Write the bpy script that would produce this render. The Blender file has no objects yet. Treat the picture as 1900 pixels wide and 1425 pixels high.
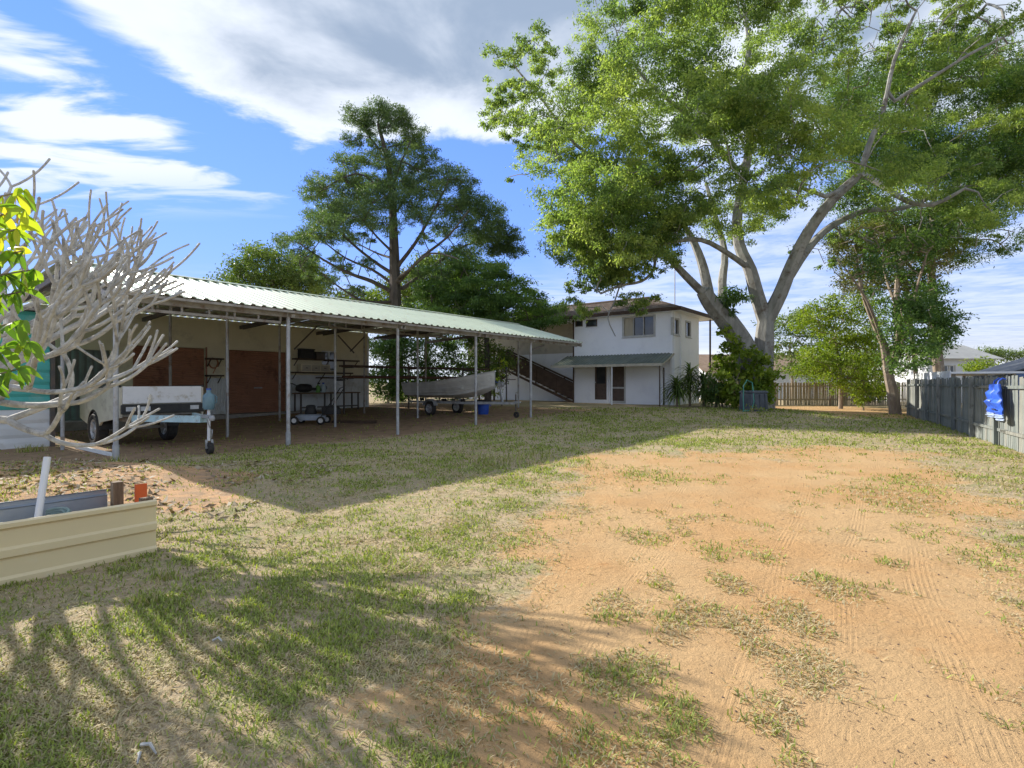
import bpy, math, random
import numpy as np
from mathutils import Vector, Matrix
R = math.radians
rng = np.random.default_rng(7)
random.seed(7)
scene = bpy.context.scene
COL = scene.collection

# ------------------------------------------------------------------ camera
FPX, HC, HY = 1000.0, 1.6, 710.0          # focal length in photo pixels, eye height, horizon row
cam = bpy.data.cameras.new('camera')
cam.sensor_width = 36.0
cam.lens = 36.0*FPX/1900.0
cam.shift_y = (HY-712.5)/1900.0
cam.clip_start = 0.05
cam.clip_end = 6000
cam_ob = bpy.data.objects.new('camera', cam)
COL.objects.link(cam_ob)
cam_ob.location = (0, 0, HC)
cam_ob.rotation_euler = (R(90), 0, 0)
scene.camera = cam_ob
scene.render.resolution_x, scene.render.resolution_y = 1024, 768

# ------------------------------------------------------------------ light
SUN_AZ = (-0.80, 0.60)                     # towards the sun, on the ground
SUN_EL = R(27.5)
SUN_STRENGTH, SKY_STRENGTH, EXPOSURE = 2.2, 0.15, 1.88

def nd(t, kind, **kw):
    n = t.nodes.new(kind)
    for k, v in kw.items():
        if k.startswith('i_'):
            key = k[2:]
            key = int(key) if key.isdigit() else key.replace('_', ' ')
            n.inputs[key].default_value = v
        else:
            setattr(n, k, v)
    return n
def lk(t, a, b): t.links.new(a, b)
def mth(t, op, a, b=None, c=None, clamp=False):
    n = t.nodes.new('ShaderNodeMath'); n.operation = op; n.use_clamp = clamp
    for i, v in enumerate((a, b, c)):
        if v is None: continue
        if isinstance(v, (int, float)): n.inputs[i].default_value = v
        else: t.links.new(v, n.inputs[i])
    return n.outputs[0]
def sstep(t, x, lo, hi):
    n = t.nodes.new('ShaderNodeMapRange'); n.interpolation_type = 'SMOOTHSTEP'
    n.inputs[1].default_value = lo; n.inputs[2].default_value = hi
    t.links.new(x, n.inputs[0]); return n.outputs[0]
def mixc(t, f, a, b, blend='MIX'):
    n = t.nodes.new('ShaderNodeMix'); n.data_type = 'RGBA'; n.blend_type = blend
    for i, v in ((0, f), (6, a), (7, b)):
        if isinstance(v, (int, float)): n.inputs[i].default_value = v
        elif isinstance(v, tuple): n.inputs[i].default_value = (*v[:3], 1)
        else: t.links.new(v, n.inputs[i])
    return n.outputs[2]
def ramp(t, x, stops):
    n = t.nodes.new('ShaderNodeValToRGB'); e = n.color_ramp.elements
    while len(e) < len(stops): e.new(0.5)
    for q, (p, c) in zip(e, stops): q.position = p; q.color = (*c[:3], 1)
    t.links.new(x, n.inputs[0]); return n.outputs[0]

world = bpy.data.worlds.new('World'); scene.world = world; world.use_nodes = True
t = world.node_tree; t.nodes.clear()
sky = nd(t, 'ShaderNodeTexSky', sky_type='NISHITA', sun_disc=False, sun_elevation=SUN_EL,
         sun_rotation=math.atan2(SUN_AZ[0], SUN_AZ[1]), altitude=0, air_density=1.0, dust_density=0.0, ozone_density=3.0)
hs = nd(t, 'ShaderNodeHueSaturation', i_Saturation=1.14, i_Value=1.0); lk(t, sky.outputs[0], hs.inputs['Color'])
tc = nd(t, 'ShaderNodeTexCoord')
sep = nd(t, 'ShaderNodeSeparateXYZ'); lk(t, tc.outputs['Generated'], sep.inputs[0])
zc = mth(t, 'MAXIMUM', sep.outputs[2], 0.05)
px_ = mth(t, 'DIVIDE', sep.outputs[0], zc); py_ = mth(t, 'DIVIDE', sep.outputs[1], zc)
cmb = nd(t, 'ShaderNodeCombineXYZ'); lk(t, px_, cmb.inputs[0]); lk(t, py_, cmb.inputs[1])
n1 = nd(t, 'ShaderNodeTexNoise', i_Scale=1.5, i_Detail=10.0, i_Roughness=0.62, i_Distortion=0.35); lk(t, cmb.outputs[0], n1.inputs['Vector'])
mp2 = nd(t, 'ShaderNodeMapping'); mp2.inputs['Scale'].default_value = (1.6, 4.2, 1); mp2.inputs['Rotation'].default_value = (0, 0, R(24)); lk(t, cmb.outputs[0], mp2.inputs[0])
n2 = nd(t, 'ShaderNodeTexNoise', i_Scale=0.9, i_Detail=8.0, i_Roughness=0.55, i_Distortion=0.5); lk(t, mp2.outputs[0], n2.inputs['Vector'])
# a bank of cloud overhead whose edge crosses the view, loose streaks beyond it, haze clouds low down
edge_far = mth(t, 'SUBTRACT', 2.22, py_)
edge_left = mth(t, 'SUBTRACT', mth(t, 'ADD', px_, 1.22), mth(t, 'MULTIPLY', mth(t, 'MAXIMUM', mth(t, 'SUBTRACT', py_, 1.5), 0.0), 0.5))
bank = mth(t, 'MINIMUM', edge_far, edge_left)
bank_d = mth(t, 'ADD', mth(t, 'MULTIPLY', bank, 1.5), mth(t, 'MULTIPLY', mth(t, 'SUBTRACT', n1.outputs[0], 0.5), 1.45))
bank_m = sstep(t, bank_d, -0.08, 0.17)
left_b = mth(t, 'MULTIPLY', sstep(t, mth(t, 'MULTIPLY', px_, -1.0), 1.12, 1.5), 0.22)
str_d = mth(t, 'ADD', n2.outputs[0], left_b)
str_m = mth(t, 'MULTIPLY', sstep(t, str_d, 0.63, 0.80), sstep(t, mth(t, 'MULTIPLY', py_, -1.0), -3.4, -2.4))
low_m = mth(t, 'MULTIPLY', sstep(t, n2.outputs[0], 0.28, 0.64), sstep(t, py_, 4.2, 6.5))
low_m = mth(t, 'MAXIMUM', mth(t, 'ADD', mth(t, 'MULTIPLY', low_m, 0.42), mth(t, 'MULTIPLY', sstep(t, py_, 4.5, 9.0), 0.15)), sstep(t, py_, 11.0, 19.0))
right_m = mth(t, 'MULTIPLY', mth(t, 'MULTIPLY', sstep(t, n1.outputs[0], 0.3, 0.62), sstep(t, px_, 0.1, 1.0)), 0.62)
cm = mth(t, 'MAXIMUM', mth(t, 'MAXIMUM', bank_m, str_m), mth(t, 'MAXIMUM', low_m, right_m))
mp3 = nd(t, 'ShaderNodeMapping'); mp3.inputs['Location'].default_value = (3.1, 1.7, 0); lk(t, cmb.outputs[0], mp3.inputs[0])
n3 = nd(t, 'ShaderNodeTexNoise', i_Scale=1.5, i_Detail=6.0, i_Roughness=0.55, i_Distortion=0.3); lk(t, mp3.outputs[0], n3.inputs['Vector'])
thick = mth(t, 'MULTIPLY', sstep(t, bank_d, 0.12, 0.75), sstep(t, mth(t, 'MULTIPLY', n3.outputs[0], -1.0), -0.68, -0.38))
ccol = mixc(t, thick, (1.75, 1.88, 2.12), (0.68, 0.87, 1.18))
bw = nd(t, 'ShaderNodeRGBToBW'); lk(t, hs.outputs[0], bw.inputs[0])
comp = mth(t, 'DIVIDE', 0.76, mth(t, 'ADD', 1.0, mth(t, 'MULTIPLY', bw.outputs[0], 0.42)))
cvec = nd(t, 'ShaderNodeVectorMath', operation='SCALE'); lk(t, hs.outputs[0], cvec.inputs[0]); lk(t, comp, cvec.inputs['Scale'])
skyc = mixc(t, 1.0, cvec.outputs[0], (1.0, 0.88, 1.22), 'MULTIPLY')
fin = mixc(t, cm, skyc, ccol)
bg = nd(t, 'ShaderNodeBackground', i_Strength=SKY_STRENGTH); lk(t, fin, bg.inputs[0])
wo = nd(t, 'ShaderNodeOutputWorld'); lk(t, bg.outputs[0], wo.inputs[0])

sl = bpy.data.lights.new('sun', 'SUN'); sl.energy = SUN_STRENGTH; sl.angle = R(0.5); sl.color = (1.0, 0.94, 0.83)
so = bpy.data.objects.new('sun', sl); COL.objects.link(so)
sdir = Vector((SUN_AZ[0]*math.cos(SUN_EL), SUN_AZ[1]*math.cos(SUN_EL), math.sin(SUN_EL)))
so.rotation_euler = sdir.to_track_quat('Z', 'Y').to_euler(); so.location = (-30, 30, 30)
vs = scene.view_settings
vs.view_transform = 'Standard'; vs.look = 'None'; vs.exposure = EXPOSURE; vs.gamma = 1; vs.use_curve_mapping = False
scene.cycles.max_bounces = 5; scene.cycles.diffuse_bounces = 4; scene.cycles.transparent_max_bounces = 8
scene.cycles.use_denoising = True

world.cycles.sampling_method = 'MANUAL'; world.cycles.sample_map_resolution = 256
# ------------------------------------------------------------------ frames and helpers
UX, UY = 0.615, 0.788                      # the yard's long axis; the sheds and house stand square to it
ANG = math.atan2(UY, UX)
P0 = (-7.94, 10.8)                         # foot of the carport's front left post
def ss(a, b, x):
    k = np.clip((np.asarray(x, float)-a)/(b-a), 0, 1); return k*k*(3-2*k)
def g(x, y):
    """height of the ground"""
    return 0.34*ss(15, 28, y)*(1-ss(11, 18, x)) + 0.16*ss(-4.6, -6.5, x)*ss(5.5, 7.5, y)*(1-ss(9.5, 11, y))
def W(px, py, Y): return Vector(((px-950)/FPX*Y, Y, HC+(HY-py)/FPX*Y))
def ud(u, d): return (P0[0]+u*UX-d*UY, P0[1]+u*UY+d*UX)
def u_at(px, d):
    r = (px-950)/FPX
    # point (rY, Y) with n-coordinate d
    Y = (d - (P0[0]*UY - P0[1]*UX))/(UX - r*UY)
    return (r*Y-P0[0])*UX + (Y-P0[1])*UY, Y

def _hash(ix, iy, seed):
    h = (ix*374761393 + iy*668265263 + seed*974634777) & 0x7fffffff
    h = ((h ^ (h >> 13))*1274126177) & 0x7fffffff
    return ((h ^ (h >> 16)) & 0xffff)/65535.0
def vnoise(x, y, seed=0):
    x = np.asarray(x, float); y = np.asarray(y, float)
    ix = np.floor(x).astype(np.int64); iy = np.floor(y).astype(np.int64)
    fx = x-ix; fy = y-iy; fx = fx*fx*(3-2*fx); fy = fy*fy*(3-2*fy)
    a = _hash(ix, iy, seed); b = _hash(ix+1, iy, seed); c = _hash(ix, iy+1, seed); d = _hash(ix+1, iy+1, seed)
    return (a*(1-fx)+b*fx)*(1-fy)+(c*(1-fx)+d*fx)*fy
def fbm(x, y, seed=0, o=4):
    s = 0; a = 0.5
    for k in range(o):
        s = s+a*vnoise(x*2**k, y*2**k, seed+k*17); a *= 0.5
    return s/(1-0.5**o)

class MB:
    def __init__(s): s.v = []; s.f = []
    def add(s, vs_, fs):
        b = len(s.v); s.v += [tuple(p) for p in vs_]; s.f += [tuple(b+i for i in q) for q in fs]; return s
    def hexa(s, p):
        return s.add(p, [(0,3,2,1),(4,5,6,7),(0,1,5,4),(1,2,6,5),(2,3,7,6),(3,0,4,7)])
    def box(s, x0, x1, y0, y1, z0, z1):
        return s.hexa([(x0,y0,z0),(x1,y0,z0),(x1,y1,z0),(x0,y1,z0),(x0,y0,z1),(x1,y0,z1),(x1,y1,z1),(x0,y1,z1)])
    def beam(s, p, q, w, h, up=(0,0,1)):
        p = Vector(p); q = Vector(q); d = (q-p).normalized(); up = Vector(up)
        if abs(d.dot(up)) > 0.98: up = Vector((1,0,0))
        a = d.cross(up).normalized()*w/2; b = a.cross(d).normalized()*h/2
        return s.hexa([p-a-b,p+a-b,p+a+b,p-a+b, q-a-b,q+a-b,q+a+b,q-a+b])
    def tube(s, pts, rad, n=8, cap=True):
        pts = [Vector(p) for p in pts]; m = len(pts)
        if not hasattr(rad, '__len__'): rad = [rad]*m
        b = len(s.v); prev = None
        for i, p in enumerate(pts):
            d = (pts[min(i+1,m-1)]-pts[max(i-1,0)])
            d = d.normalized() if d.length > 1e-9 else Vector((0,0,1))
            if prev is None:
                a = d.orthogonal().normalized()
            else:
                a = prev-d*prev.dot(d)
                a = a.normalized() if a.length > 1e-6 else d.orthogonal().normalized()
            prev = a; c = d.cross(a)
            for k in range(n):
                th = 2*math.pi*k/n
                s.v.append(tuple(p+(a*math.cos(th)+c*math.sin(th))*rad[i]))
        for i in range(m-1):
            for k in range(n):
                k2 = (k+1)%n
                s.f.append((b+i*n+k, b+i*n+k2, b+(i+1)*n+k2, b+(i+1)*n+k))
        if cap:
            s.f.append(tuple(b+k for k in reversed(range(n)))); s.f.append(tuple(b+(m-1)*n+k for k in range(n)))
        return s
    def lathe(s, prof, n=20, o=(0,0,0), ax=(0,0,1)):
        """prof: (radius, along axis)"""
        ax = Vector(ax).normalized(); a = ax.orthogonal().normalized(); c = ax.cross(a); o = Vector(o); b = len(s.v)
        for r, h in prof:
            for k in range(n):
                th = 2*math.pi*k/n; s.v.append(tuple(o+ax*h+(a*math.cos(th)+c*math.sin(th))*r))
        for i in range(len(prof)-1):
            for k in range(n):
                k2 = (k+1)%n; s.f.append((b+i*n+k, b+i*n+k2, b+(i+1)*n+k2, b+(i+1)*n+k))
        return s
    def loft(s, secs, cap=True, close=True):
        b = len(s.v); n = len(secs[0])
        for q in secs: s.v += [tuple(p) for p in q]
        for i in range(len(secs)-1):
            for k in range(n if close else n-1):
                k2 = (k+1)%n; s.f.append((b+i*n+k, b+i*n+k2, b+(i+1)*n+k2, b+(i+1)*n+k))
        if cap and close:
            s.f.append(tuple(b+k for k in reversed(range(n)))); s.f.append(tuple(b+(len(secs)-1)*n+k for k in range(n)))
        return s
    def wall(s, axis, at, th, a0, a1, z0, z1, holes):
        """a wall slab with rectangular openings; axis 'x': runs along x at y=at..at+th; 'y': runs along y at x=at..at+th"""
        xs = sorted({a0, a1, *[h[0] for h in holes], *[h[1] for h in holes]}); zs = sorted({z0, z1, *[h[2] for h in holes], *[h[3] for h in holes]})
        for i in range(len(xs)-1):
            run = None
            for j in range(len(zs)-1):
                cx = (xs[i]+xs[i+1])/2; cz = (zs[j]+zs[j+1])/2
                hole = any(h[0] < cx < h[1] and h[2] < cz < h[3] for h in holes)
                if not hole: run = (run[0], zs[j+1]) if run else (zs[j], zs[j+1])
                if (hole or j == len(zs)-2) and run:
                    if axis == 'x': s.box(xs[i], xs[i+1], at, at+th, *run)
                    else: s.box(at, at+th, xs[i], xs[i+1], *run)
                    run = None
        return s
    def mesh(s, name):
        me = bpy.data.meshes.new(name); me.from_pydata(s.v, [], s.f); me.update(); return me
    def build(s, name, m, parent=None, smooth=False, world=False, bevel=0, fix=True):
        if world and parent is not None:
            inv = Matrix.Rotation(-parent.rotation_euler.z, 3, 'Z'); o = parent.location
            s.v = [tuple(inv @ (Vector(p)-o)) for p in s.v]
        me = s.mesh(name)
        if fix:
            import bmesh
            bm = bmesh.new(); bm.from_mesh(me); bmesh.ops.recalc_face_normals(bm, faces=bm.faces); bm.to_mesh(me); bm.free()
        me.materials.append(m)
        if smooth:
            me.polygons.foreach_set('use_smooth', [True]*len(me.polygons))
            me.set_sharp_from_angle(angle=R(40))
        o = bpy.data.objects.new(name, me); COL.objects.link(o); o.parent = parent
        if bevel:
            b = o.modifiers.new('bevel', 'BEVEL'); b.width = bevel; b.segments = 2; b.limit_method = 'ANGLE'
        return o

def inst(name, me, parent, loc=(0,0,0), rot=(0,0,0), sc=(1,1,1)):
    o = bpy.data.objects.new(name, me); COL.objects.link(o); o.parent = parent
    o.location = loc; o.rotation_euler = rot; o.scale = sc; return o
def tag(o, label, cat, group=None, kind=None):
    o['label'] = label
    if cat: o['category'] = cat
    if group: o['group'] = group
    if kind: o['kind'] = kind
    return o
def thing(name, label, cat, loc=(0,0,0), rz=0, group=None):
    o = bpy.data.objects.new(name, None); COL.objects.link(o); o.location = loc; o.rotation_euler = (0,0,rz); o.empty_display_size = 0.2
    return tag(o, label, cat, group)
def copy_tree(o, parent=None):
    c = o.copy(); COL.objects.link(c); c.parent = parent
    for ch in o.children: copy_tree(ch, c)
    return c

# ------------------------------------------------------------------ materials
def mat(name, c1, c2=None, scale=3.0, rough=0.7, bump=0.0, bscale=40.0, metal=0.0, stretch=(1,1,1), spec=0.4, c3=None, s3=0.8, lo=0.35, hi=0.65):
    m = bpy.data.materials.new(name); m.use_nodes = True; t = m.node_tree
    b = t.nodes['Principled BSDF']; b.inputs['Roughness'].default_value = rough; b.inputs['Metallic'].default_value = metal
    b.inputs['Specular IOR Level'].default_value = spec
    tc = nd(t, 'ShaderNodeTexCoord'); mp = nd(t, 'ShaderNodeMapping'); mp.inputs['Scale'].default_value = stretch; lk(t, tc.outputs['Object'], mp.inputs[0])
    c2 = c2 or tuple(x*0.8 for x in c1)
    n = nd(t, 'ShaderNodeTexNoise', i_Scale=scale, i_Detail=6.0, i_Roughness=0.6); lk(t, mp.outputs[0], n.inputs['Vector'])
    col = mixc(t, sstep(t, n.outputs[0], lo, hi), c1, c2)
    if c3:
        n3 = nd(t, 'ShaderNodeTexNoise', i_Scale=s3, i_Detail=7.0, i_Roughness=0.7); lk(t, tc.outputs['Object'], n3.inputs['Vector'])
        col = mixc(t, sstep(t, n3.outputs[0], 0.52, 0.68), col, c3)
    lk(t, col, b.inputs['Base Color'])
    if bump:
        nb = nd(t, 'ShaderNodeTexNoise', i_Scale=bscale, i_Detail=5.0); lk(t, mp.outputs[0], nb.inputs['Vector'])
        bn = nd(t, 'ShaderNodeBump', i_Strength=bump, i_Distance=0.02); lk(t, nb.outputs[0], bn.inputs['Height']); lk(t, bn.outputs[0], b.inputs['Normal'])
    return m
def leafmat(name, stops, trans=0.38, rough=0.55, tcol=(1.25, 1.35, 0.45)):
    m = bpy.data.materials.new(name); m.use_nodes = True; t = m.node_tree
    b = t.nodes['Principled BSDF']; b.inputs['Roughness'].default_value = rough; b.inputs['Specular IOR Level'].default_value = 0.35
    a = nd(t, 'ShaderNodeAttribute', attribute_name='tint')
    c = ramp(t, a.outputs['Fac'], stops); lk(t, c, b.inputs['Base Color'])
    tr = nd(t, 'ShaderNodeBsdfTranslucent'); lk(t, mixc(t, 1.0, c, tcol, 'MULTIPLY'), tr.inputs[0])
    mx = nd(t, 'ShaderNodeMixShader', i_Fac=trans); lk(t, b.outputs[0], mx.inputs[1]); lk(t, tr.outputs[0], mx.inputs[2])
    lk(t, mx.outputs[0], t.nodes['Material Output'].inputs[0]); return m
# ------------------------------------------------------------------ ground
def cover(x, y):
    """sand, shaded-floor soil, red earth (0..1) at ground points"""
    x = np.asarray(x, float); y = np.asarray(y, float)
    n = fbm(x*0.55, y*0.55, 3)-0.5; n2 = fbm(x*2.2, y*2.2, 9)-0.5
    left = x-(-0.45+0.15*y)+0.75*(1-ss(2.4, 5.5, y)); right = (5.4+0.62*(y-5.5))-x; far = (12.6-y)*0.55
    m = np.minimum(np.minimum(left, right*0.8), far)+n*1.9+n2*1.3
    sand = ss(-0.85, 0.75, m)
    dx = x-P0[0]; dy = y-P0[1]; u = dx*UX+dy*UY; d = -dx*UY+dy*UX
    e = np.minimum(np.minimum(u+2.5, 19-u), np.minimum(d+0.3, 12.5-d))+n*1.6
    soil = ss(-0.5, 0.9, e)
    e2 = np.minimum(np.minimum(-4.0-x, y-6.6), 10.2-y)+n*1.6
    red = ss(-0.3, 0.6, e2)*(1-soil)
    # drive strip beside the house and the bare strip before the rear fence
    e3 = np.minimum(np.minimum(x-13.5, 24-x), np.minimum(y-22.5, 40-y))+n*3
    sand = np.maximum(sand, 0.75*ss(0, 1.5, e3))
    return sand, soil, red
PATCHES = [(1500,1235,.20),(1490,1260,.16),(1190,992,.22),(1090,1385,.16),(1400,1200,.14),(1410,1030,.22),(1250,1165,.2),(1650,915,.5),(1680,935,.4),
           (1860,1050,.35),(1650,1046,.12),(1225,1083,.14),(1520,1085,.22),(1480,1150,.2),(1340,1080,.16),(1200,880,.5),(1290,1140,.2),(1440,1310,.12),(1420,1340,.1),
           (1250,1330,.14),(1320,1020,.18),(1170,1130,.24),(1580,1090,.14),(1370,1160,.16),(1130,1260,.2),(1180,1230,.15),(1230,1370,.1),(1720,900,.5)]
PW = []
for a_, b_, r_ in PATCHES:
    Y_ = 1600/(b_-710); PW.append(((a_-950)/1000*Y_, Y_, r_*(0.8+0.08*Y_)))
def grass_density(x, y):
    sand, soil, red = cover(x, y)
    n = fbm(x*0.9, y*0.9, 21); n2 = fbm(x*3.3, y*3.3, 33)
    lawn = (1-sand)*(0.20+0.8*ss(0.42, 0.60, 0.5*n+0.5*n2))
    p = np.zeros_like(lawn)
    for a, b, r in PW:
        q = np.hypot((x-a), (y-b)*0.75)/r
        p = np.maximum(p, ss(1.25, 0.2, q+(n2-0.5)*1.6))
    p = np.maximum(p*0.55, 0.30*ss(0.56, 0.68, n2)*ss(0.42, 0.58, n))
    den = np.maximum(lawn, p*sand)
    den = den*(1-0.93*soil)*(1-0.72*red)
    return den

xs = np.concatenate([-np.geomspace(700, 16, 26), np.arange(-15, -8, .25), np.arange(-8, 9, .07), np.arange(9, 22, .25), np.geomspace(23, 700, 26)])
ys = [-60, -20, -6, -2, 0]; y_ = 0.8
while y_ < 34: ys.append(y_); y_ += 0.035+0.0065*y_
ys = np.concatenate([ys, np.geomspace(35, 1500, 26)])
GX, GY = np.meshgrid(xs, ys)
GZ = g(GX, GY)+(fbm(GX*0.7, GY*0.7, 5)-0.5)*0.05*ss(60, 20, np.hypot(GX, GY))+(fbm(GX*4, GY*4, 6)-0.5)*0.022*ss(30, 8, np.hypot(GX, GY))
ny, nx = GX.shape
gm = bpy.data.meshes.new('ground')
idx = np.arange(nx*ny).reshape(ny, nx)
quads = np.stack([idx[:-1,:-1], idx[:-1,1:], idx[1:,1:], idx[1:,:-1]], -1).reshape(-1, 4)
def fast_mesh(me, V, F):
    V = np.asarray(V, np.float32); F = np.asarray(F, np.int32); k = F.shape[1]
    me.vertices.add(len(V)); me.vertices.foreach_set('co', V.ravel())
    me.loops.add(F.size); me.loops.foreach_set('vertex_index', F.ravel())
    me.polygons.add(len(F)); me.polygons.foreach_set('loop_start', np.arange(0, F.size, k, dtype=np.int32))
    me.update(calc_edges=True)
fast_mesh(gm, np.stack([GX, GY, GZ], -1).reshape(-1, 3), quads)
gm.polygons.foreach_set('use_smooth', [True]*len(gm.polygons))
def fattr(me, name, a):
    at = me.attributes.new(name, 'FLOAT', 'POINT'); at.data.foreach_set('value', np.asarray(a, np.float32).ravel())
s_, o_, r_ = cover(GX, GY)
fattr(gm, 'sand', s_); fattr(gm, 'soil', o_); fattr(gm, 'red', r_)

m = bpy.data.materials.new('sandy ground'); m.use_nodes = True; t = m.node_tree; b = t.nodes['Principled BSDF']
b.inputs['Roughness'].default_value = 0.95; b.inputs['Specular IOR Level'].default_value = 0.1
tc = nd(t, 'ShaderNodeTexCoord'); P = tc.outputs['Object']
def noise(sc, det=6.0, ro=0.6, vec=None, dist=0.0):
    n = nd(t, 'ShaderNodeTexNoise', i_Scale=sc, i_Detail=det, i_Roughness=ro, i_Distortion=dist); lk(t, vec or P, n.inputs['Vector']); return n.outputs[0]
A = lambda k: nd(t, 'ShaderNodeAttribute', attribute_name=k).outputs['Fac']
nA, nB, nC, nD = noise(0.6), noise(3.0), noise(14.0, 8.0, 0.7), noise(90.0, 6.0, 0.7)
sandc = mixc(t, sstep(t, nA, 0.38, 0.64), (0.53, 0.35, 0.18), (0.50, 0.30, 0.14))
sandc = mixc(t, sstep(t, nB, 0.60, 0.80), sandc, (0.46, 0.225, 0.085))
sandc = mixc(t, mth(t, 'MULTIPLY', sstep(t, nD, 0.55, 0.75), 0.35), sandc, (0.30, 0.18, 0.10))
thatch = mixc(t, sstep(t, nC, 0.35, 0.65), (0.48, 0.365, 0.225), (0.33, 0.25, 0.155))
thatch = mixc(t, sstep(t, nB, 0.45, 0.7), thatch, (0.24, 0.24, 0.105))
thatch = mixc(t, mth(t, 'MULTIPLY', sstep(t, nD, 0.48, 0.62), 0.7), thatch, (0.54, 0.46, 0.32))
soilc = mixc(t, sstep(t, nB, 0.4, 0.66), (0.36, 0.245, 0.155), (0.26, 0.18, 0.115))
redc = mixc(t, sstep(t, nB, 0.4, 0.62), (0.54, 0.33, 0.18), (0.38, 0.26, 0.165))
def edge(a):
    return sstep(t, mth(t, 'ADD', a, mth(t, 'MULTIPLY', mth(t, 'SUBTRACT', nC, 0.5), 1.3)), 0.3, 0.7)
col = mixc(t, edge(A('sand')), thatch, sandc)
col = mixc(t, edge(A('red')), col, redc)
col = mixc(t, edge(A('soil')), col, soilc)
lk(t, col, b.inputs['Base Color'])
# tyre tracks pressed into the sand, running along the yard
sp = nd(t, 'ShaderNodeSeparateXYZ'); lk(t, P, sp.inputs[0])
X, Yc = sp.outputs[0], sp.outputs[1]
wob = mth(t, 'MULTIPLY', mth(t, 'SUBTRACT', noise(0.22, 1.0), 0.5), 0.5)
def track(slope, off, half, kind, freq):
    v = mth(t, 'ADD', mth(t, 'SUBTRACT', mth(t, 'SUBTRACT', X, mth(t, 'MULTIPLY', Yc, slope)), off), wob)
    msk = sstep(t, mth(t, 'MULTIPLY', mth(t, 'ABSOLUTE', v), -1.0), -half-0.02, -half+0.02)
    if kind == 'rib':
        w = mth(t, 'SINE', mth(t, 'MULTIPLY', v, freq))
    else:
        w = mth(t, 'SINE', mth(t, 'ADD', mth(t, 'MULTIPLY', Yc, freq), mth(t, 'MULTIPLY', mth(t, 'ABSOLUTE', v), freq*0.9)))
    w = sstep(t, w, -0.3, 0.5)
    return mth(t, 'MULTIPLY', msk, mth(t, 'SUBTRACT', w, 0.8))
H = None
for a in ((0.66, 0.16, 0.10, 'lug', 62.0), (0.66, -0.16, 0.09, 'rib', 170.0), (0.62, 0.62, 0.13, 'rib', 150.0), (0.50, -1.10, 0.10, 'rib', 190.0), (0.52, -0.70, 0.11, 'lug', 75.0),
          (0.60, -0.48, 0.10, 'rib', 150.0), (0.42, -0.92, 0.09, 'rib', 160.0), (0.78, 0.55, 0.10, 'rib', 170.0), (0.2, -0.55, 0.09, 'rib', 150.0)):
    h = track(*a); H = h if H is None else mth(t, 'ADD', H, h)
H = mth(t, 'MULTIPLY', mth(t, 'MULTIPLY', H, A('sand')), mth(t, 'MULTIPLY', sstep(t, noise(2.3, 6.0, 0.7), 0.40, 0.66), 0.003))
hh = mth(t, 'ADD', H, mth(t, 'ADD', mth(t, 'MULTIPLY', nC, 0.026), mth(t, 'MULTIPLY', nD, 0.008)))
bn = nd(t, 'ShaderNodeBump', i_Strength=1.0, i_Distance=1.0); lk(t, hh, bn.inputs['Height']); lk(t, bn.outputs[0], b.inputs['Normal'])
gm.materials.append(m)
ground = bpy.data.objects.new('ground', gm); COL.objects.link(ground)
ground['kind'] = 'structure'; ground['label'] = 'sandy yard ground with patchy lawn'

def gz(x, y):
    return g(x, y)+(fbm(x*0.7, y*0.7, 5)-0.5)*0.05*ss(60, 20, np.hypot(x, y))+(fbm(x*4, y*4, 6)-0.5)*0.022*ss(30, 8, np.hypot(x, y))
# ------------------------------------------------------------------ grass blades
def blades(n, y0, y1, seed):
    r = np.random.default_rng(seed)
    Y = np.exp(r.uniform(math.log(y0), math.log(y1), n)); X = r.uniform(-1.15, 1.15, n)*(Y+0.6)
    k = r.random(n) < grass_density(X, Y)
    X, Y = X[k], Y[k]; n = len(X)
    dry = fbm(X*1.3, Y*1.3, 41)*0.6+fbm(X*5, Y*5, 43)*0.4
    sand, soil, red = cover(X, Y)
    green = r.random(n) < np.clip(0.60+(dry-0.5)*3.6-0.28*ss(0.05, 0.5, sand)*(1-ss(.75, 1, sand))-0.2*ss(-1.5, 0.5, X-(-0.25+0.14*Y))*(Y < 12)+0.3*ss(11, 14, Y), 0.1, 0.95)
    ln = (0.014+0.024*r.random(n))*(1+0.075*Y)*np.where(green, 1.0, 0.95)*(0.75+0.7*fbm(X*2.1, Y*2.1, 51))
    wd = (0.0011+0.0010*r.random(n))*(1+0.42*Y)
    az = r.uniform(0, 2*math.pi, n); tilt = np.where(green, r.uniform(0.35, 1.25, n), r.uniform(0.9, 1.5, n))
    D = np.stack([np.cos(az)*np.sin(tilt), np.sin(az)*np.sin(tilt), np.cos(tilt)], -1)
    S = np.stack([-np.sin(az), np.cos(az), np.zeros(n)], -1)
    base = np.stack([X, Y, gz(X, Y)+0.001], -1)
    mid = base+D*(ln*0.55)[:, None]+np.array([0, 0, 1])*(ln*0.10)[:, None]
    tip = base+D*ln[:, None]-np.array([0, 0, 1])*(ln*0.08)[:, None]
    tip[:, 2] = np.maximum(tip[:, 2], base[:, 2]+0.004)
    V = np.stack([base-S*wd[:, None], base+S*wd[:, None], mid+S*wd[:, None]*0.8, tip, mid-S*wd[:, None]*0.8], 1).reshape(-1, 3)
    i = np.arange(n)*5
    F = np.concatenate([np.stack([i, i+1, i+2, i+4], -1)]); T = np.stack([i+4, i+2, i+3, i+3], -1)
    tint = np.where(green, 0.42+0.58*r.random(n)*np.clip(0.5+dry, 0.4, 1), 0.32*r.random(n))
    return V, F, i, np.repeat(tint, 5)
V, F, i, tint = blades(600000, 2.0, 27, 3)
me = bpy.data.meshes.new('grass')
n4 = len(F); n3 = len(i)
me.vertices.add(len(V)); me.vertices.foreach_set('co', V.astype(np.float32).ravel())
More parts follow.
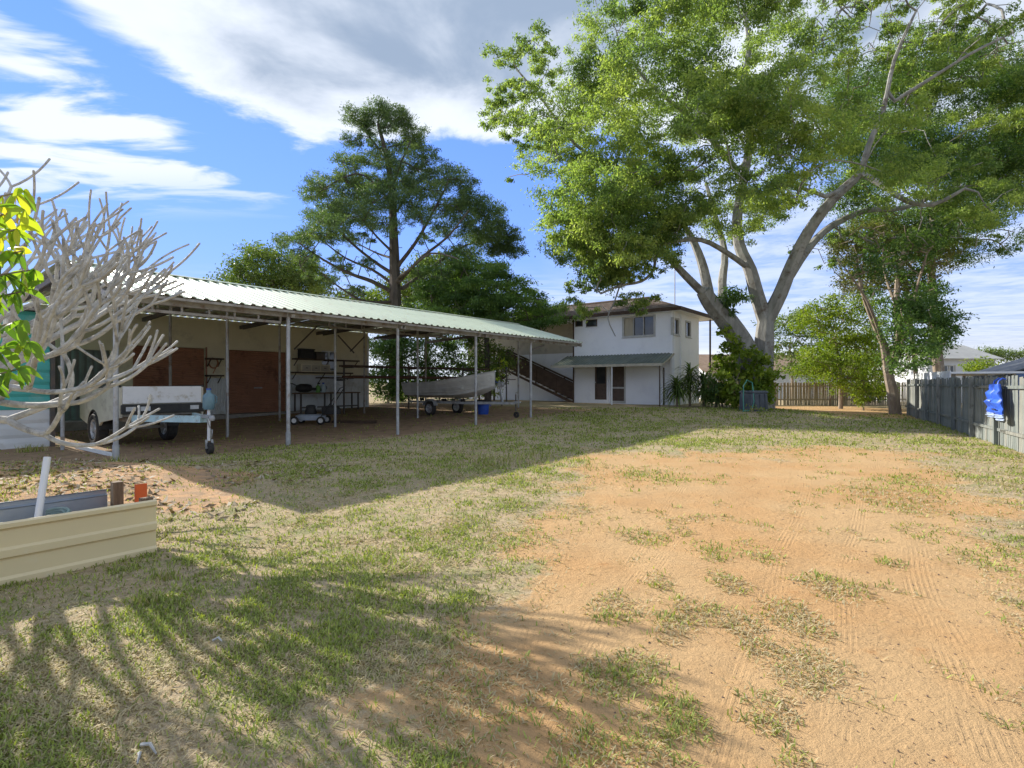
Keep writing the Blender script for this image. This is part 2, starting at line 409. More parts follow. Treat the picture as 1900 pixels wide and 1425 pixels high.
li = np.concatenate([F.ravel(), np.stack([i+4, i+2, i+3], -1).ravel()]).astype(np.int32)
me.loops.add(len(li)); me.loops.foreach_set('vertex_index', li)
st = np.concatenate([np.arange(n4)*4, n4*4+np.arange(n3)*3]).astype(np.int32)
me.polygons.add(len(st)); me.polygons.foreach_set('loop_start', st); me.update(calc_edges=True)
fattr(me, 'tint', tint)
me.materials.append(leafmat('grass blades', [(0.0, (0.56, 0.47, 0.31)), (0.30, (0.42, 0.34, 0.18)), (0.42, (0.17, 0.195, 0.06)), (0.7, (0.27, 0.32, 0.075)), (1.0, (0.42, 0.47, 0.12))], trans=0.3, rough=0.7))
o = bpy.data.objects.new('grass', me); COL.objects.link(o); tag(o, 'short patchy green and straw coloured lawn grass', 'grass', kind='stuff')
# grit and bark crumbs on the sand
n = 4500; Y = np.exp(rng.uniform(math.log(2.0), math.log(14), n)); X = rng.uniform(-0.2, 1.1, n)*Y
k = rng.random(n) < 0.12+0.88*ss(0.25, 0.85, X/Y)*fbm(X*1.5, Y*1.5, 77); X, Y = X[k], Y[k]; n = len(X)
c = np.stack([X, Y, gz(X, Y)+0.002], -1); r_ = (0.0025+0.004*rng.random(n)**3)*(1+0.1*Y)
off = rng.normal(size=(n, 5, 3))*0.25
oct_ = np.array([(1,0,0),(0,1,0),(-1,0,0),(0,-1,0),(0,0,0.8)])
V = (c[:, None, :]+(oct_[None]+off)*r_[:, None, None]).reshape(-1, 3); i = np.arange(n)*5
F = np.concatenate([np.stack([i+a, i+b, i+4], -1) for a, b in ((0,1),(1,2),(2,3),(3,0))])
me = bpy.data.meshes.new('gravel'); fast_mesh(me, V, F); me.materials.append(mat('grit', (0.22, 0.14, 0.09), (0.10, 0.07, 0.05), scale=40))
o = bpy.data.objects.new('gravel', me); COL.objects.link(o); tag(o, 'small dark grit scattered over the orange sand', 'gravel', kind='stuff')
# ------------------------------------------------------------------ shared materials
M_ROOF = mat('pale green painted roof sheeting', (0.60, 0.66, 0.50), (0.52, 0.60, 0.45), scale=0.7, rough=0.42, spec=0.5, stretch=(1, .25, 1), c3=(0.50, 0.50, 0.38), s3=1.6)
M_GALV = mat('weathered galvanised pipe', (0.46, 0.48, 0.50), (0.34, 0.35, 0.37), scale=5, rough=0.5, metal=0.35, c3=(0.26, 0.21, 0.16), s3=3)
M_DARKSTEEL = mat('dull dark steel', (0.10, 0.10, 0.10), (0.15, 0.12, 0.10), scale=6, rough=0.65, metal=0.2)
M_STEEL = mat('grey painted steel', (0.38, 0.37, 0.35), (0.28, 0.26, 0.24), scale=4, rough=0.6, c3=(0.20, 0.13, 0.09), s3=4)
M_CREAM = mat('cream wall paint', (0.80, 0.74, 0.56), (0.74, 0.68, 0.51), scale=1.5, rough=0.75, c3=(0.62, 0.57, 0.44), s3=1.1)
M_WHITE = mat('white wall paint', (0.78, 0.80, 0.82), (0.70, 0.72, 0.75), scale=1.2, rough=0.6, c3=(0.62, 0.63, 0.62), s3=1.3)
M_BROWN = mat('red brown roller door', (0.38, 0.18, 0.11), (0.32, 0.15, 0.09), scale=1.5, rough=0.55, c3=(0.20, 0.09, 0.055), s3=2)
M_BLACK = mat('black plastic', (0.022, 0.022, 0.024), (0.035, 0.034, 0.033), scale=8, rough=0.55)
M_RUBBER = mat('black rubber', (0.025, 0.025, 0.026), (0.05, 0.045, 0.04), scale=12, rough=0.85, bump=.3)
M_GLASS = mat('dark window glass', (0.030, 0.035, 0.040), (0.05, 0.055, 0.06), scale=1.5, rough=0.06, spec=0.8)
M_TIMBER = mat('weathered timber', (0.22, 0.15, 0.095), (0.14, 0.095, 0.06), scale=6, rough=0.85, stretch=(6, 6, .6), bump=.3)
M_DKTIMBER = mat('dark stained timber', (0.060, 0.036, 0.024), (0.095, 0.06, 0.04), scale=5, rough=0.75, stretch=(1, .5, 1), bump=.2)
M_CONC = mat('grey concrete', (0.38, 0.36, 0.33), (0.28, 0.26, 0.24), scale=4, rough=0.9, bump=.3)
M_BLUEP = mat('blue plastic', (0.03, 0.10, 0.48), (0.02, 0.07, 0.38), scale=4, rough=0.4)
M_ALLOY = mat('dull aluminium', (0.66, 0.67, 0.66), (0.55, 0.56, 0.55), scale=2, rough=0.45, metal=0.3, stretch=(.3, 1, 1), c3=(0.46, 0.46, 0.45), s3=1.5)
M_PALEBLUE = mat('pale blue trailer paint', (0.50, 0.70, 0.76), (0.42, 0.60, 0.66), scale=4, rough=0.45, c3=(0.30, 0.27, 0.22), s3=5)

def gl(u, d): return float(g(*ud(u, d)))

# ------------------------------------------------------------------ carport
cp = thing('carport', 'long open carport with pale green ribbed roof on slim steel posts', 'carport', (P0[0], P0[1], 0), ANG)
RF, RR, RB = (-0.32, 3.42), (3.45, 4.50), (10.4, 4.19)       # front eave, ridge, back edge: (d, z)
U0, U1 = -0.15, 17.35
def sheet_mesh(name, a, b_, wdt=0.78, pitch=0.26, hgt=0.034):
    pr = []
    for k in range(3):
        x = k*pitch; pr += [(x, 0), (x+0.10, 0), (x+0.135, hgt), (x+0.195, hgt), (x+0.23, 0)]
    pr.append((wdt, 0)); mb = MB()
    n = len(pr); mb.v = [(x, a[0], a[1]+z) for x, z in pr]+[(x, b_[0], b_[1]+z) for x, z in pr]
    mb.f = [(i, i+1, n+i+1, n+i) for i in range(n-1)]
    return mb.mesh(name)
sf = sheet_mesh('roof_sheet', RF, RR); sb = sheet_mesh('roof_sheet', RR, RB)
for q in (sf, sb): q.materials.append(M_ROOF)
k = 0; u = U0
while u < U1-0.1:
    dz = random.uniform(-.004, .004); ox = random.uniform(-.006, .006)
    inst('roof_sheet', sf, cp, (u, ox, dz)); inst('roof_sheet', sb, cp, (u, 0, dz)); u += 0.78
U1 = u
MB().loft([[(x, 3.27, 4.50), (x, 3.45, 4.56), (x, 3.63, 4.53), (x, 3.45, 4.545)] for x in (U0-.02, U1+.02)]).build('ridge_cap', M_ROOF, cp)
rowpx = {0.0: [215, 535, 738, 883, 985], 3.45: [116, 422, 622, 775, 884, 962], 6.9: [62, 316, 519, 676, 790]}
POSTS = {}
for d, pxs in rowpx.items():
    for q in pxs:
        u = u_at(q, d)[0]; POSTS[(d, q)] = u
        top = np.interp(d, [RF[0], RR[0], RB[0]], [RF[1], RR[1], RB[1]])-0.14
        z0 = gl(u, d)-0.08
        p = MB().tube([(u, d, z0), (u, d, top)], 0.048 if d == 0 else 0.042, 10).build('post', M_GALV if d < 5 else M_STEEL, cp, smooth=True)
        if (d, q) in ((0.0, 535), (0.0, 215)):
            MB().tube([(u, d, z0), (u, d, z0+0.42)], 0.062, 10).build('sleeve', M_GALV, p, smooth=True)
ul, ur = U0+.05, U1-.05
for d, z, h in ((0.0, 3.32, .13), (1.15, 3.68, .09), (2.3, 4.02, .09), (3.45, 4.34, .15), (5.2, 4.33, .09), (6.9, 4.25, .11), (8.6, 4.20, .07)):
    MB().beam((ul, d, z), (ur, d, z), .06, h).build('purlin', M_STEEL, cp)
MB().beam((ul, -.26, 3.375), (ur, -.26, 3.375), .05, .055).build('eave_batten', M_STEEL, cp)
for q in sorted(set(round(v, 2) for (d, q), v in POSTS.items() if d < 5)):
    MB().beam((q, -.2, 3.29), (q, 3.45, 4.22), .05, .10).build('rafter', M_STEEL, cp)
    MB().beam((q, 3.45, 4.22), (q, 10.1, 3.92), .05, .14).build('rafter', M_DARKSTEEL, cp)
def truss(ua, ub, d, zb, zt, n):
    tr = MB().beam((ua, d, zb), (ub, d, zb), .05, .06).beam((ua, d, zt), (ub, d, zt), .05, .05).build('truss', M_STEEL, cp)
    for i in range(n+1):
        x = ua+(ub-ua)*i/n
        MB().beam((x, d, zb+.02), (x, d, zt-.02), .035, .035).build('strut', M_STEEL, tr)
uu = lambda q, d: u_at(q, d)[0]
truss(uu(611, 3.36), uu(839, 3.36), 3.36, 3.50, 4.24, 9)
truss(uu(843, 3.36), uu(945, 3.36), 3.36, 3.80, 4.24, 5)
truss(uu(120, 3.36), uu(318, 3.36), 3.36, 3.50, 4.24, 7)
truss(0.1, 3.5, 0.07, 3.12, 3.28, 6)
for (q1, y1, q2, y2, d) in ((588, 606, 546, 648, 6.75), (627, 622, 657, 655, 6.75), (676, 625, 650, 652, 6.75), (985, 650, 1010, 640, 0.06)):
    a = u_at(q1, d); b_ = u_at(q2, d)
    MB().beam((a[0], d, HC+(HY-y1)/1000*a[1]), (b_[0], d, HC+(HY-y2)/1000*b_[1]), .04, .05).build('brace', M_DARKSTEEL, cp)

# ------------------------------------------------------------------ shed behind the carport
sh = thing('shed', 'cream metal shed with two brown roller doors at the back of the carport', 'shed', (P0[0], P0[1], 0), ANG)
DW = 10.2
sL, sR = uu(70, DW), uu(683, DW)
zat = lambda q, y: HC+(HY-y)/1000*u_at(q, DW)[1]
doors = [(uu(250, DW), uu(381, DW), -.2, 2.98), (uu(423, DW), uu(532, DW), -.2, 2.98)]
win = (uu(597, DW), uu(624, DW), 2.15, 3.15)
gdoor = (uu(102, DW), uu(205, DW), -.2, 2.75)
MB().wall('x', DW, .14, sL, sR, -.25, 4.17, doors+[win, gdoor]).build('front_wall', M_CREAM, sh)
MB().box(sL, sL+.12, DW+.15, DW+6, -.25, 4.0).build('end_wall', M_CREAM, sh)
MB().box(sR-.12, sR, DW+.15, DW+6, -.25, 4.0).build('end_wall', M_CREAM, sh)
MB().box(sL, sR, DW+6.01, DW+6.13, -.25, 3.6).build('back_wall', M_CREAM, sh)
MB().hexa([(sL-.2,DW+.25,4.05),(sR+.2,DW+.25,4.05),(sR+.2,DW+6.4,3.62),(sL-.2,DW+6.4,3.62),(sL-.2,DW+.25,4.10),(sR+.2,DW+.25,4.10),(sR+.2,DW+6.4,3.67),(sL-.2,DW+6.4,3.67)]).build('roof', M_ROOF, sh)
def ribs(name, a0, a1, z0, z1, y, m, parent, pitch=0.075, amp=0.02, horiz=True):
    """a ribbed sheet facing -y"""
    mb = MB(); sec = []
    if horiz:
        n = max(2, int((z1-z0)/pitch))
        for i in range(n):
            z = z0+(z1-z0)*i/n; h = (z1-z0)/n
            sec += [(y, z), (y-amp, z+h*.25), (y-amp, z+h*.7)]
        sec.append((y, z1)); k = len(sec)
        mb.v = [(a0, yy, z) for yy, z in sec]+[(a1, yy, z) for yy, z in sec]
    else:
        n = max(2, int((a1-a0)/pitch))
        for i in range(n):
            x = a0+(a1-a0)*i/n; h = (a1-a0)/n
            sec += [(x, y), (x+h*.3, y-amp), (x+h*.65, y-amp)]
        sec.append((a1, y)); k = len(sec)
        mb.v = [(x, yy, z0) for x, yy in sec]+[(x, yy, z1) for x, yy in sec]
    mb.f = [(i, i+1, k+i+1, k+i) for i in range(k-1)]
    return mb.build(name, m, parent)
for (a0, a1, z0, z1) in doors:
    dd = ribs('roller_door', a0+.02, a1-.02, 0.05, z1-.01, DW+.09, M_BROWN, sh, pitch=.085)
    MB().box((a0+a1)/2-.18, (a0+a1)/2+.18, DW+.03, DW+.055, 1.35, 1.40).build('handle', M_GALV, dd)
    for e in (a0-.06, a1+.003): MB().box(e, e+.057, DW-.03, DW-.004, 0, z1+.05).build('door_track', M_BROWN, sh)
ribs('metal_door', gdoor[0]+.02, gdoor[1]-.02, 0.05, gdoor[3]-.01, DW+.09, mat('grey green sheet', (.20, .23, .22), (.15, .17, .17), scale=2, rough=.6), sh, pitch=.2, amp=.025, horiz=False)
wf = MB().wall('x', DW+.03, .05, win[0]+.01, win[1]-.01, win[2]+.01, win[3]-.01, [(win[0]+.07, (win[0]+win[1])/2-.04, win[2]+.07, win[3]-.07), ((win[0]+win[1])/2+.04, win[1]-.07, win[2]+.07, win[3]-.07)]).build('window', M_WHITE, sh)
for a0, a1 in ((win[0]+.07, (win[0]+win[1])/2-.04), ((win[0]+win[1])/2+.04, win[1]-.07)):
    MB().box(a0, a1, DW+.05, DW+.06, win[2]+.07, win[3]-.07).build('pane', M_GLASS, wf)
M_LOWCLAD = mat('pale grey ribbed cladding', (.74, .77, .80), (.66, .69, .72), scale=1.5, rough=.5, c3=(.56, .56, .54), s3=1.2)
for a0, a1, zt in ((doors[0][1]+.07, doors[1][0]-.07, 1.78), (doors[1][1]+.07, sR-.02, 1.95)):
    ribs('cladding', a0, a1, 0.0, zt, DW-.004, M_LOWCLAD, sh, pitch=.1, amp=.022, horiz=False)
MB().box(sR-.10, sR+.015, DW-.05, DW-.03, 0, 4.0).build('corner_flashing', M_WHITE, sh)
MB().box(sL, sR+.8, DW-.95, DW-.01, gl(12, DW)-.5, gl(10, DW)+.02).build('threshold_slab', M_CONC, sh)

# ------------------------------------------------------------------ turquoise shed on the left
xL, yL = ud(-7.2, 4.6)
M_TURQ = mat('turquoise sheet metal', (.10, .50, .46), (.07, .42, .40), scale=1.5, rough=.5, c3=(.20, .50, .46), s3=1.5)
ts = thing('turquoise_shed', 'turquoise ribbed metal shed at the left edge behind the bare branches', 'shed', (P0[0], P0[1], 0), ANG)
uR = uu(92, 4.6)
ribs('wall_sheet', uR-4.2, uR, .95, 3.35, 4.6, M_TURQ, ts, pitch=.30, amp=.03)
ribs('skirt_sheet', uR-4.2, uR, -.1, .94, 4.62, M_LOWCLAD, ts, pitch=.30, amp=.02)
MB().box(uR-4.2, uR, 4.63, 9.5, -.1, 3.30).build('body', M_TURQ, ts)
MB().box(uR+.005, uR+.09, 4.50, 4.62, -.1, 3.36).build('corner_post', M_DARKSTEEL, ts)
MB().hexa([(uR-4.4,4.35,3.36),(uR+.2,4.35,3.36),(uR+.2,9.7,3.62),(uR-4.4,9.7,3.62),(uR-4.4,4.35,3.41),(uR+.2,4.35,3.41),(uR+.2,9.7,3.67),(uR-4.4,9.7,3.67)]).build('roof', M_STEEL, ts)

# ------------------------------------------------------------------ house
HX, HYY, HZ = 9.0, 30.0, 0.34
ho = thing('house', 'white two storey house with brown hipped roof and green awning', 'house', (HX, HYY, HZ), ANG)
def hit(px, py, s=0.0):
    r = (px-950)/FPX; Y = (s+HX*UX+HYY*UY)/(r*UX+UY)
    return -(r*Y-HX)*UY+(Y-HYY)*UX, HC+(HY-py)/FPX*Y-HZ
def hside(px, py, n=0.0):
    r = (px-950)/FPX; Y = (n-HX*UY+HYY*UX)/(UX-r*UY)
    return (r*Y-HX)*UX+(Y-HYY)*UY, HC+(HY-py)/FPX*Y-HZ
M_HWALL = mat('white weatherboard paint', (.90, .92, .95), (.87, .89, .92), scale=1.0, rough=.55, c3=(.82, .84, .88), s3=.9)
WD = hit(1064, 700)[0]; EZ = 5.22
def rect(x0, y0, x1, y1, s=0.0):
    a = hit(x0, y0, s); b_ = hit(x1, y1, s); return (min(a[0], b_[0]), max(a[0], b_[0]), max(0.02, min(a[1], b_[1])), min(EZ-.12, max(a[1], b_[1])))
wins = [rect(1156, 583, 1215, 622), rect(1089, 586, 1107, 604), rect(1069, 587, 1080, 604)]
drs = [rect(1104, 677, 1126, 741), rect(1133, 676, 1161, 748)]
DEP = 4.1
MB().wall('y', 0, .14, 0, WD, -.3, EZ, wins+drs).build('wall', M_HWALL, ho)
sw = []
for a in ((1248, 590, 1259, 609), (1272, 598, 1281, 613)):
    p, q = hside(a[0], a[1]), hside(a[2], a[3]); sw.append((p[0], max(q[0], p[0]+.35), 3.95, 4.85))
MB().wall('x', 0, .14, .145, DEP, -.3, EZ, sw).build('wall', M_HWALL, ho)
MB().box(DEP-.14, DEP, .145, WD-.15, -.3, EZ).build('wall', M_HWALL, ho)
MB().box(.145, DEP-.15, WD-.14, WD, -.3, EZ).build('wall', M_HWALL, ho)
MB().box(.2, DEP-.2, .2, WD-.2, 2.55, 2.65).build('upper_floor', M_CONC, ho)
# weatherboard laps, one board per course
for k in range(26):
    z = 2.72+k*.185
    if z > EZ-.2: break
    segs = [(0.0, WD)]
    for wv in wins:
        if z+.18 > wv[2]-.05 and z < wv[3]+.05:
            nx_ = []
            for a, c in segs:
                if wv[0]-.06 > a: nx_.append((a, min(c, wv[0]-.06)))
                if wv[1]+.06 < c: nx_.append((max(a, wv[1]+.06), c))
            segs = [q for q in nx_ if q[1]-q[0] > .03]
    for a, c in segs: MB().hexa([(-.028,a,z),(-.002,a,z),(-.002,c,z),(-.028,c,z),(-.010,a,z+.183),(-.002,a,z+.183),(-.002,c,z+.183),(-.010,c,z+.183)]).build('weatherboard', M_HWALL, ho)
MB().box(-.055, .05, -.05, -.004, -.2, EZ).build('corner_board', M_HWALL, ho)
M_FRAME = mat('window frame paint', (.52, .52, .50), (.45, .45, .43), scale=4, rough=.5)
M_CURT = mat('pale curtain', (.50, .45, .34), (.42, .38, .29), scale=3, rough=.9, stretch=(1, 8, .3))
def window(r, n, axis='y', curtain=False, fm=None, e=.05):
    a0, a1, z0, z1 = r
    cols = [(a0+e+(a1-a0-2*e)*i/n+.02, a0+e+(a1-a0-2*e)*(i+1)/n-.02, z0+e, z1-e) for i in range(n)]
    f = MB().wall(axis, -.034 if axis == 'y' else -.034, .12, a0-.04, a1+.04, z0-.04, z1+.04, cols).build('window', fm or M_FRAME, ho)
    for i, c in enumerate(cols):
        mb = MB(); mb.box(.055, .065, c[0], c[1], c[2], c[3]) if axis == 'y' else mb.box(c[0], c[1], .055, .065, c[2], c[3])
        mb.build('pane', M_GLASS if not (curtain and i == n-1) else M_CURT, f)
    mb = MB(); mb.box(-.08, -.036, a0-.07, a1+.07, z0-.08, z0-.042) if axis == 'y' else mb.box(a0-.07, a1+.07, -.08, -.036, z0-.08, z0-.042)
    mb.build('sill', M_FRAME, f)
window(wins[0], 3, curtain=True); window(wins[1], 1, fm=M_DKTIMBER, e=.0); window(wins[2], 1, fm=M_DKTIMBER, e=.0)
for q in sw: window(q, 1, 'x')
M_SCREEN = mat('brown screen door mesh', (.12, .085, .065), (.09, .065, .05), scale=6, rough=.6)
for i, r in enumerate(drs):
    a0, a1, z0, z1 = r
    d_ = MB().wall('y', -.02, .1, a0, a1, z0-.02, z1, [(a0+.10, a1-.10, z0+.12, z0+.85), (a0+.10, a1-.10, z0+.95, z1-.1)]).build('door', M_SCREEN if i == 0 else M_FRAME, ho)
    MB().box(.04, .05, a0+.1, a1-.1, z0+.12, z0+.85).build('lower_panel', M_SCREEN, d_)
    MB().box(.04, .05, a0+.1, a1-.1, z0+.95, z1-.1).build('screen', M_GLASS if i == 0 else M_SCREEN, d_)
    MB().box(-.07, -.022, a1-.085, a1-.045, z0+.98, z0+1.08).build('handle', M_GALV, d_)
MB().box(-.06, -.004, drs[0][0]-.11, drs[0][0]-.01, 0, 2.5).build('door_post', M_HWALL, ho)
MB().tube([(-.05, WD-.03, 0), (-.05, WD-.03, EZ)], .045, 8).build('downpipe', M_DKTIMBER, ho)
MB().tube([(-.06, .55, 0), (-.06, .55, 2.1)], .035, 8).build('downpipe', M_DKTIMBER, ho)
MB().tube([(.9, -.06, 0), (.9, -.06, EZ)], .04, 8).build('downpipe', M_HWALL, ho)
# hipped roof in overlapping tile courses
M_TILE = mat('brown roof tile', (.16, .115, .09), (.11, .075, .06), scale=3, rough=.8, bump=.4, c3=(.24, .21, .18), s3=1.2)
ov = .62; x0, x1, y0, y1 = -ov, DEP+1.6, -ov, WD+6.6; hgt = 1.15; hx_ = (x1-x0)/2; yr0, yr1 = y0+hx_, y1-hx_; xm = (x0+x1)/2; zr = EZ+.14
rf = MB(); NC = 9
for i in range(NC):
    f0, f1 = i/NC, (i+1)/NC+.02
    def ring(f, dz): return [(x0+(xm-x0)*f, y0+(yr0-y0)*f, zr+hgt*f+dz), (x1+(xm-x1)*f, y0+(yr0-y0)*f, zr+hgt*f+dz), (x1+(xm-x1)*f, y1+(yr1-y1)*f, zr+hgt*f+dz), (x0+(xm-x0)*f, y1+(yr1-y1)*f, zr+hgt*f+dz)]
    rf.loft([ring(f0, 0), ring(f0, .05), ring(min(f1, .995), .012)], cap=False)
roof = rf.build('roof', M_TILE, ho)
MB().tube([(xm, yr0, zr+hgt+.03), (xm, yr1, zr+hgt+.03)], .09, 8).build('ridge_tile', M_TILE, roof)
MB().box(x0, x1, y0, y1, EZ+.002, EZ+.03).build('soffit', M_HWALL, ho)
for (a, b_, c, d) in ((x0-.025, x0-.002, y0-.025, y1+.025), (x1+.002, x1+.025, y0-.025, y1+.025), (x0, x1, y0-.025, y0-.002), (x0, x1, y1+.002, y1+.025)): MB().box(a, b_, c, d, EZ-.02, EZ+.19).build('fascia', M_DKTIMBER, ho)
MB().tube([(DEP+1.2, -.3, 0), (DEP+1.2, -.3, EZ)], .06, 8).build('verandah_post', M_DKTIMBER, ho)
a = hside(1267, 566, .6)
mast = MB().tube([(1.2, .4, EZ+.3), (1.2, .4, EZ+2.9)], .028, 8).build('antenna_mast', M_GALV, ho)
mb = MB().beam((1.2, -.3, EZ+2.7), (1.2, 1.1, EZ+2.7), .02, .02)
for i in range(6): mb.beam((.85, -.2+i*.24, EZ+2.72), (1.55, -.2+i*.24, EZ+2.72), .012, .012)
mb.build('antenna', M_GALV, mast)
# green awning over the doors
M_AWN = mat('dark green awning sheet', (.15, .18, .165), (.115, .14, .125), scale=1.5, rough=.5, c3=(.20, .21, .16), s3=2)
az0, az1 = 2.92, 2.26; ya, yb = -.05, WD+.5
aw = MB()
n = 34
for i in range(n):
    p, q = ya+(yb-ya)*i/n, ya+(yb-ya)*(i+1)/n; h = q-p
    aw.loft([[(-.01, p, az0), (-.01, p+h*.3, az0), (-.01, p+h*.45, az0+.03), (-.01, p+h*.75, az0+.03), (-.01, q-h*.1, az0), (-.01, q, az0)],
             [(-1.75, p, az1), (-1.75, p+h*.3, az1), (-1.75, p+h*.45, az1+.03), (-1.75, p+h*.75, az1+.03), (-1.75, q-h*.1, az1), (-1.75, q, az1)]], cap=False, close=False)
awo = aw.build('awning', M_AWN, ho)
M_FASC = mat('cream awning edge', (.50, .46, .36), (.40, .37, .29), scale=4, rough=.6)
MB().box(-1.79, -1.757, ya-.03, yb+.03, az1-.10, az1+.045).build('awning_edge', M_FASC, awo)
for q in (ya+.02, yb-.02): MB().beam((-.02, q, az0-.05), (-1.74, q, az1-.05), .05, .09).build('awning_rafter', M_FASC, awo)
for q in (1.2, 3.0, 4.8): MB().beam((-.02, q, az0-.06), (-1.74, q, az1-.06), .05, .07).build('awning_rafter', M_DKTIMBER, awo)
MB().tube([(-1.66, .12, -.25), (-1.66, .12, az1-.02)], .035, 8).build('awning_post', M_DKTIMBER, awo)
MB().tube([(-1.66, 2.95, -.25), (-1.66, 2.95, az1-.02)], .035, 8).build('awning_post', M_HWALL, awo)
# left wing set back from the front
S2 = 1.9; WL = hit(868, 700, S2)[0]
wr = lambda *q: rect(*q, s=S2)
ww = [wr(972, 588, 1002, 617), wr(930, 660, 944, 690)]
M_WING = mat('beige upper wall paint', (.56, .52, .44), (.48, .45, .38), scale=1.2, rough=.7, c3=(.40, .37, .32), s3=1.3)
MB().wall('y', S2, .14, WD+.01, WL, 2.6, EZ, [ww[0]]).build('wall', M_WING, ho)
MB().wall('y', S2-.02, .16, WD+.01, WL, -.3, 2.595, [ww[1]]).build('wall', M_HWALL, ho)
for r in ww:
    f = MB().wall('y', S2-.03, .1, r[0]-.04, r[1]+.04, r[2]-.04, r[3]+.04, [(r[0]+.04, (r[0]+r[1])/2-.02, r[2]+.04, r[3]-.04), ((r[0]+r[1])/2+.02, r[1]-.04, r[2]+.04, r[3]-.04)]).build('window', M_DKTIMBER, ho)
    for a0, a1 in ((r[0]+.04, (r[0]+r[1])/2-.02), ((r[0]+r[1])/2+.02, r[1]-.04)): MB().box(S2+.03, S2+.04, a0, a1, r[2]+.04, r[3]-.04).build('pane', M_GLASS, f)
# outside stair in front of the wing
sa = hit(1068, 745, -.2); sb_ = hit(948, 640, 1.0)
st_ = thing('outside_stair', 'dark timber outside stair climbing left to the upper floor', 'stair', (HX, HYY, HZ), ANG)
yA, yB = WD-.25, hit(938, 640, .9)[0]; zB = 2.75
for x in (.05, 1.05):
    MB().hexa([(x, yA-.1, -.1), (x+.06, yA-.1, -.1), (x+.06, yA+.35, -.1), (x, yA+.35, -.1), (x, yB-.1, zB-.3), (x+.06, yB-.1, zB-.3), (x+.06, yB+.25, zB-.3), (x, yB+.25, zB-.3)]).build('stringer', M_DKTIMBER, st_)
    p = MB().beam((x+.03, yA, 1.0), (x+.03, yB, zB+.85), .05, .11).build('handrail', M_DKTIMBER, st_)
    for k in range(5):
        f = k/4; y = yA+(yB-yA)*f; z = zB*f
        MB().box(x-.005, x+.065, y-.05, y+.04, z-.25, z+.9).build('baluster', M_DKTIMBER, st_)
    for hh in (.20, .47, .74): MB().beam((x+.03, yA, hh), (x+.03, yB, zB+hh-.12), .03, .265).build('guard_board', M_DKTIMBER, st_)
for k in range(14):
    f = (k+.7)/14.5
    MB().box(.115, 1.045, yA+(yB-yA)*f-.02, yA+(yB-yA)*f+.24, zB*f-.06, zB*f-.02).build('tread', M_DKTIMBER, st_)
MB().box(.0, S2-.03, yB+.26, yB+1.9, zB-.32, zB-.2).build('landing', M_DKTIMBER, st_)
for y in (yB+.4, yB+1.8): MB().box(.05, .15, y-.05, y+.05, -.4, zB+.85).build('landing_post', M_DKTIMBER, st_)
for k in range(3): MB().box(.07, .12, yB+.46, yB+1.74, zB+.05+k*.3, zB+.22+k*.3).build('rail', M_DKTIMBER, st_)
# ------------------------------------------------------------------ trees
def leaf_mesh(name, clumps, dens, size, m, parent, flat=0.7, up=0.6, droop=0.25, seed=1, aspect=0.42, sub=7, spread=0.33, tint_j=0.25):
    """many small rhombic leaves gathered in tufts through each clump's volume"""
    r = np.random.default_rng(seed); C = []; T = []; O = []
    for c, rad in clumps:
        k = max(3, int(sub*max(rad, .3)))
        d = r.normal(size=(k, 3)); d /= np.linalg.norm(d, axis=1)[:, None]; d[:, 2] = d[:, 2]*0.8+0.15
        s = np.array(c)[None]+d*(rad*r.uniform(0.35, 1.0, k)**0.6)[:, None]*np.array([1, 1, flat])
        n = int(dens*rad*rad/k)+1
        ct = r.uniform(0, 1)
        for j in range(k):
            p = s[j]+r.normal(size=(n, 3))*rad*spread*np.array([1, 1, flat*.9])
            C.append(p); T.append(np.full(n, np.clip(0.5+(ct-.5)*0.5+r.uniform(-.15, .15), 0, 1))); O.append(np.repeat((s[j]-np.array(c))[None]/max(rad, .01), n, 0))
    C = np.concatenate(C); T = np.concatenate(T); O = np.concatenate(O); n = len(C)
    inv = None
    if parent is not None: C = C-np.array(parent.location)
    D = r.normal(size=(n, 3))+O*0.7; D[:, 2] -= droop*1.6; D /= np.linalg.norm(D, axis=1)[:, None]
    Nn = r.normal(size=(n, 3)); Nn[:, 2] += up*2; S = np.cross(D, Nn); S /= np.linalg.norm(S, axis=1)[:, None]+1e-9
    L = size*r.uniform(0.6, 1.3, n)[:, None]; Wd = L*aspect
    bend = np.cross(S, D)*L*0.12
    V = np.stack([C-D*L/2, C+S*Wd/2+bend, C+D*L/2, C-S*Wd/2+bend], 1).reshape(-1, 3)
    F = np.arange(n*4).reshape(-1, 4)
    me = bpy.data.meshes.new(name); fast_mesh(me, V, F)
    fattr(me, 'tint', np.repeat(np.clip(T+r.uniform(-tint_j, tint_j, n), 0, 1), 4))
    me.materials.append(m); o = bpy.data.objects.new(name, me); COL.objects.link(o); o.parent = parent
    return o

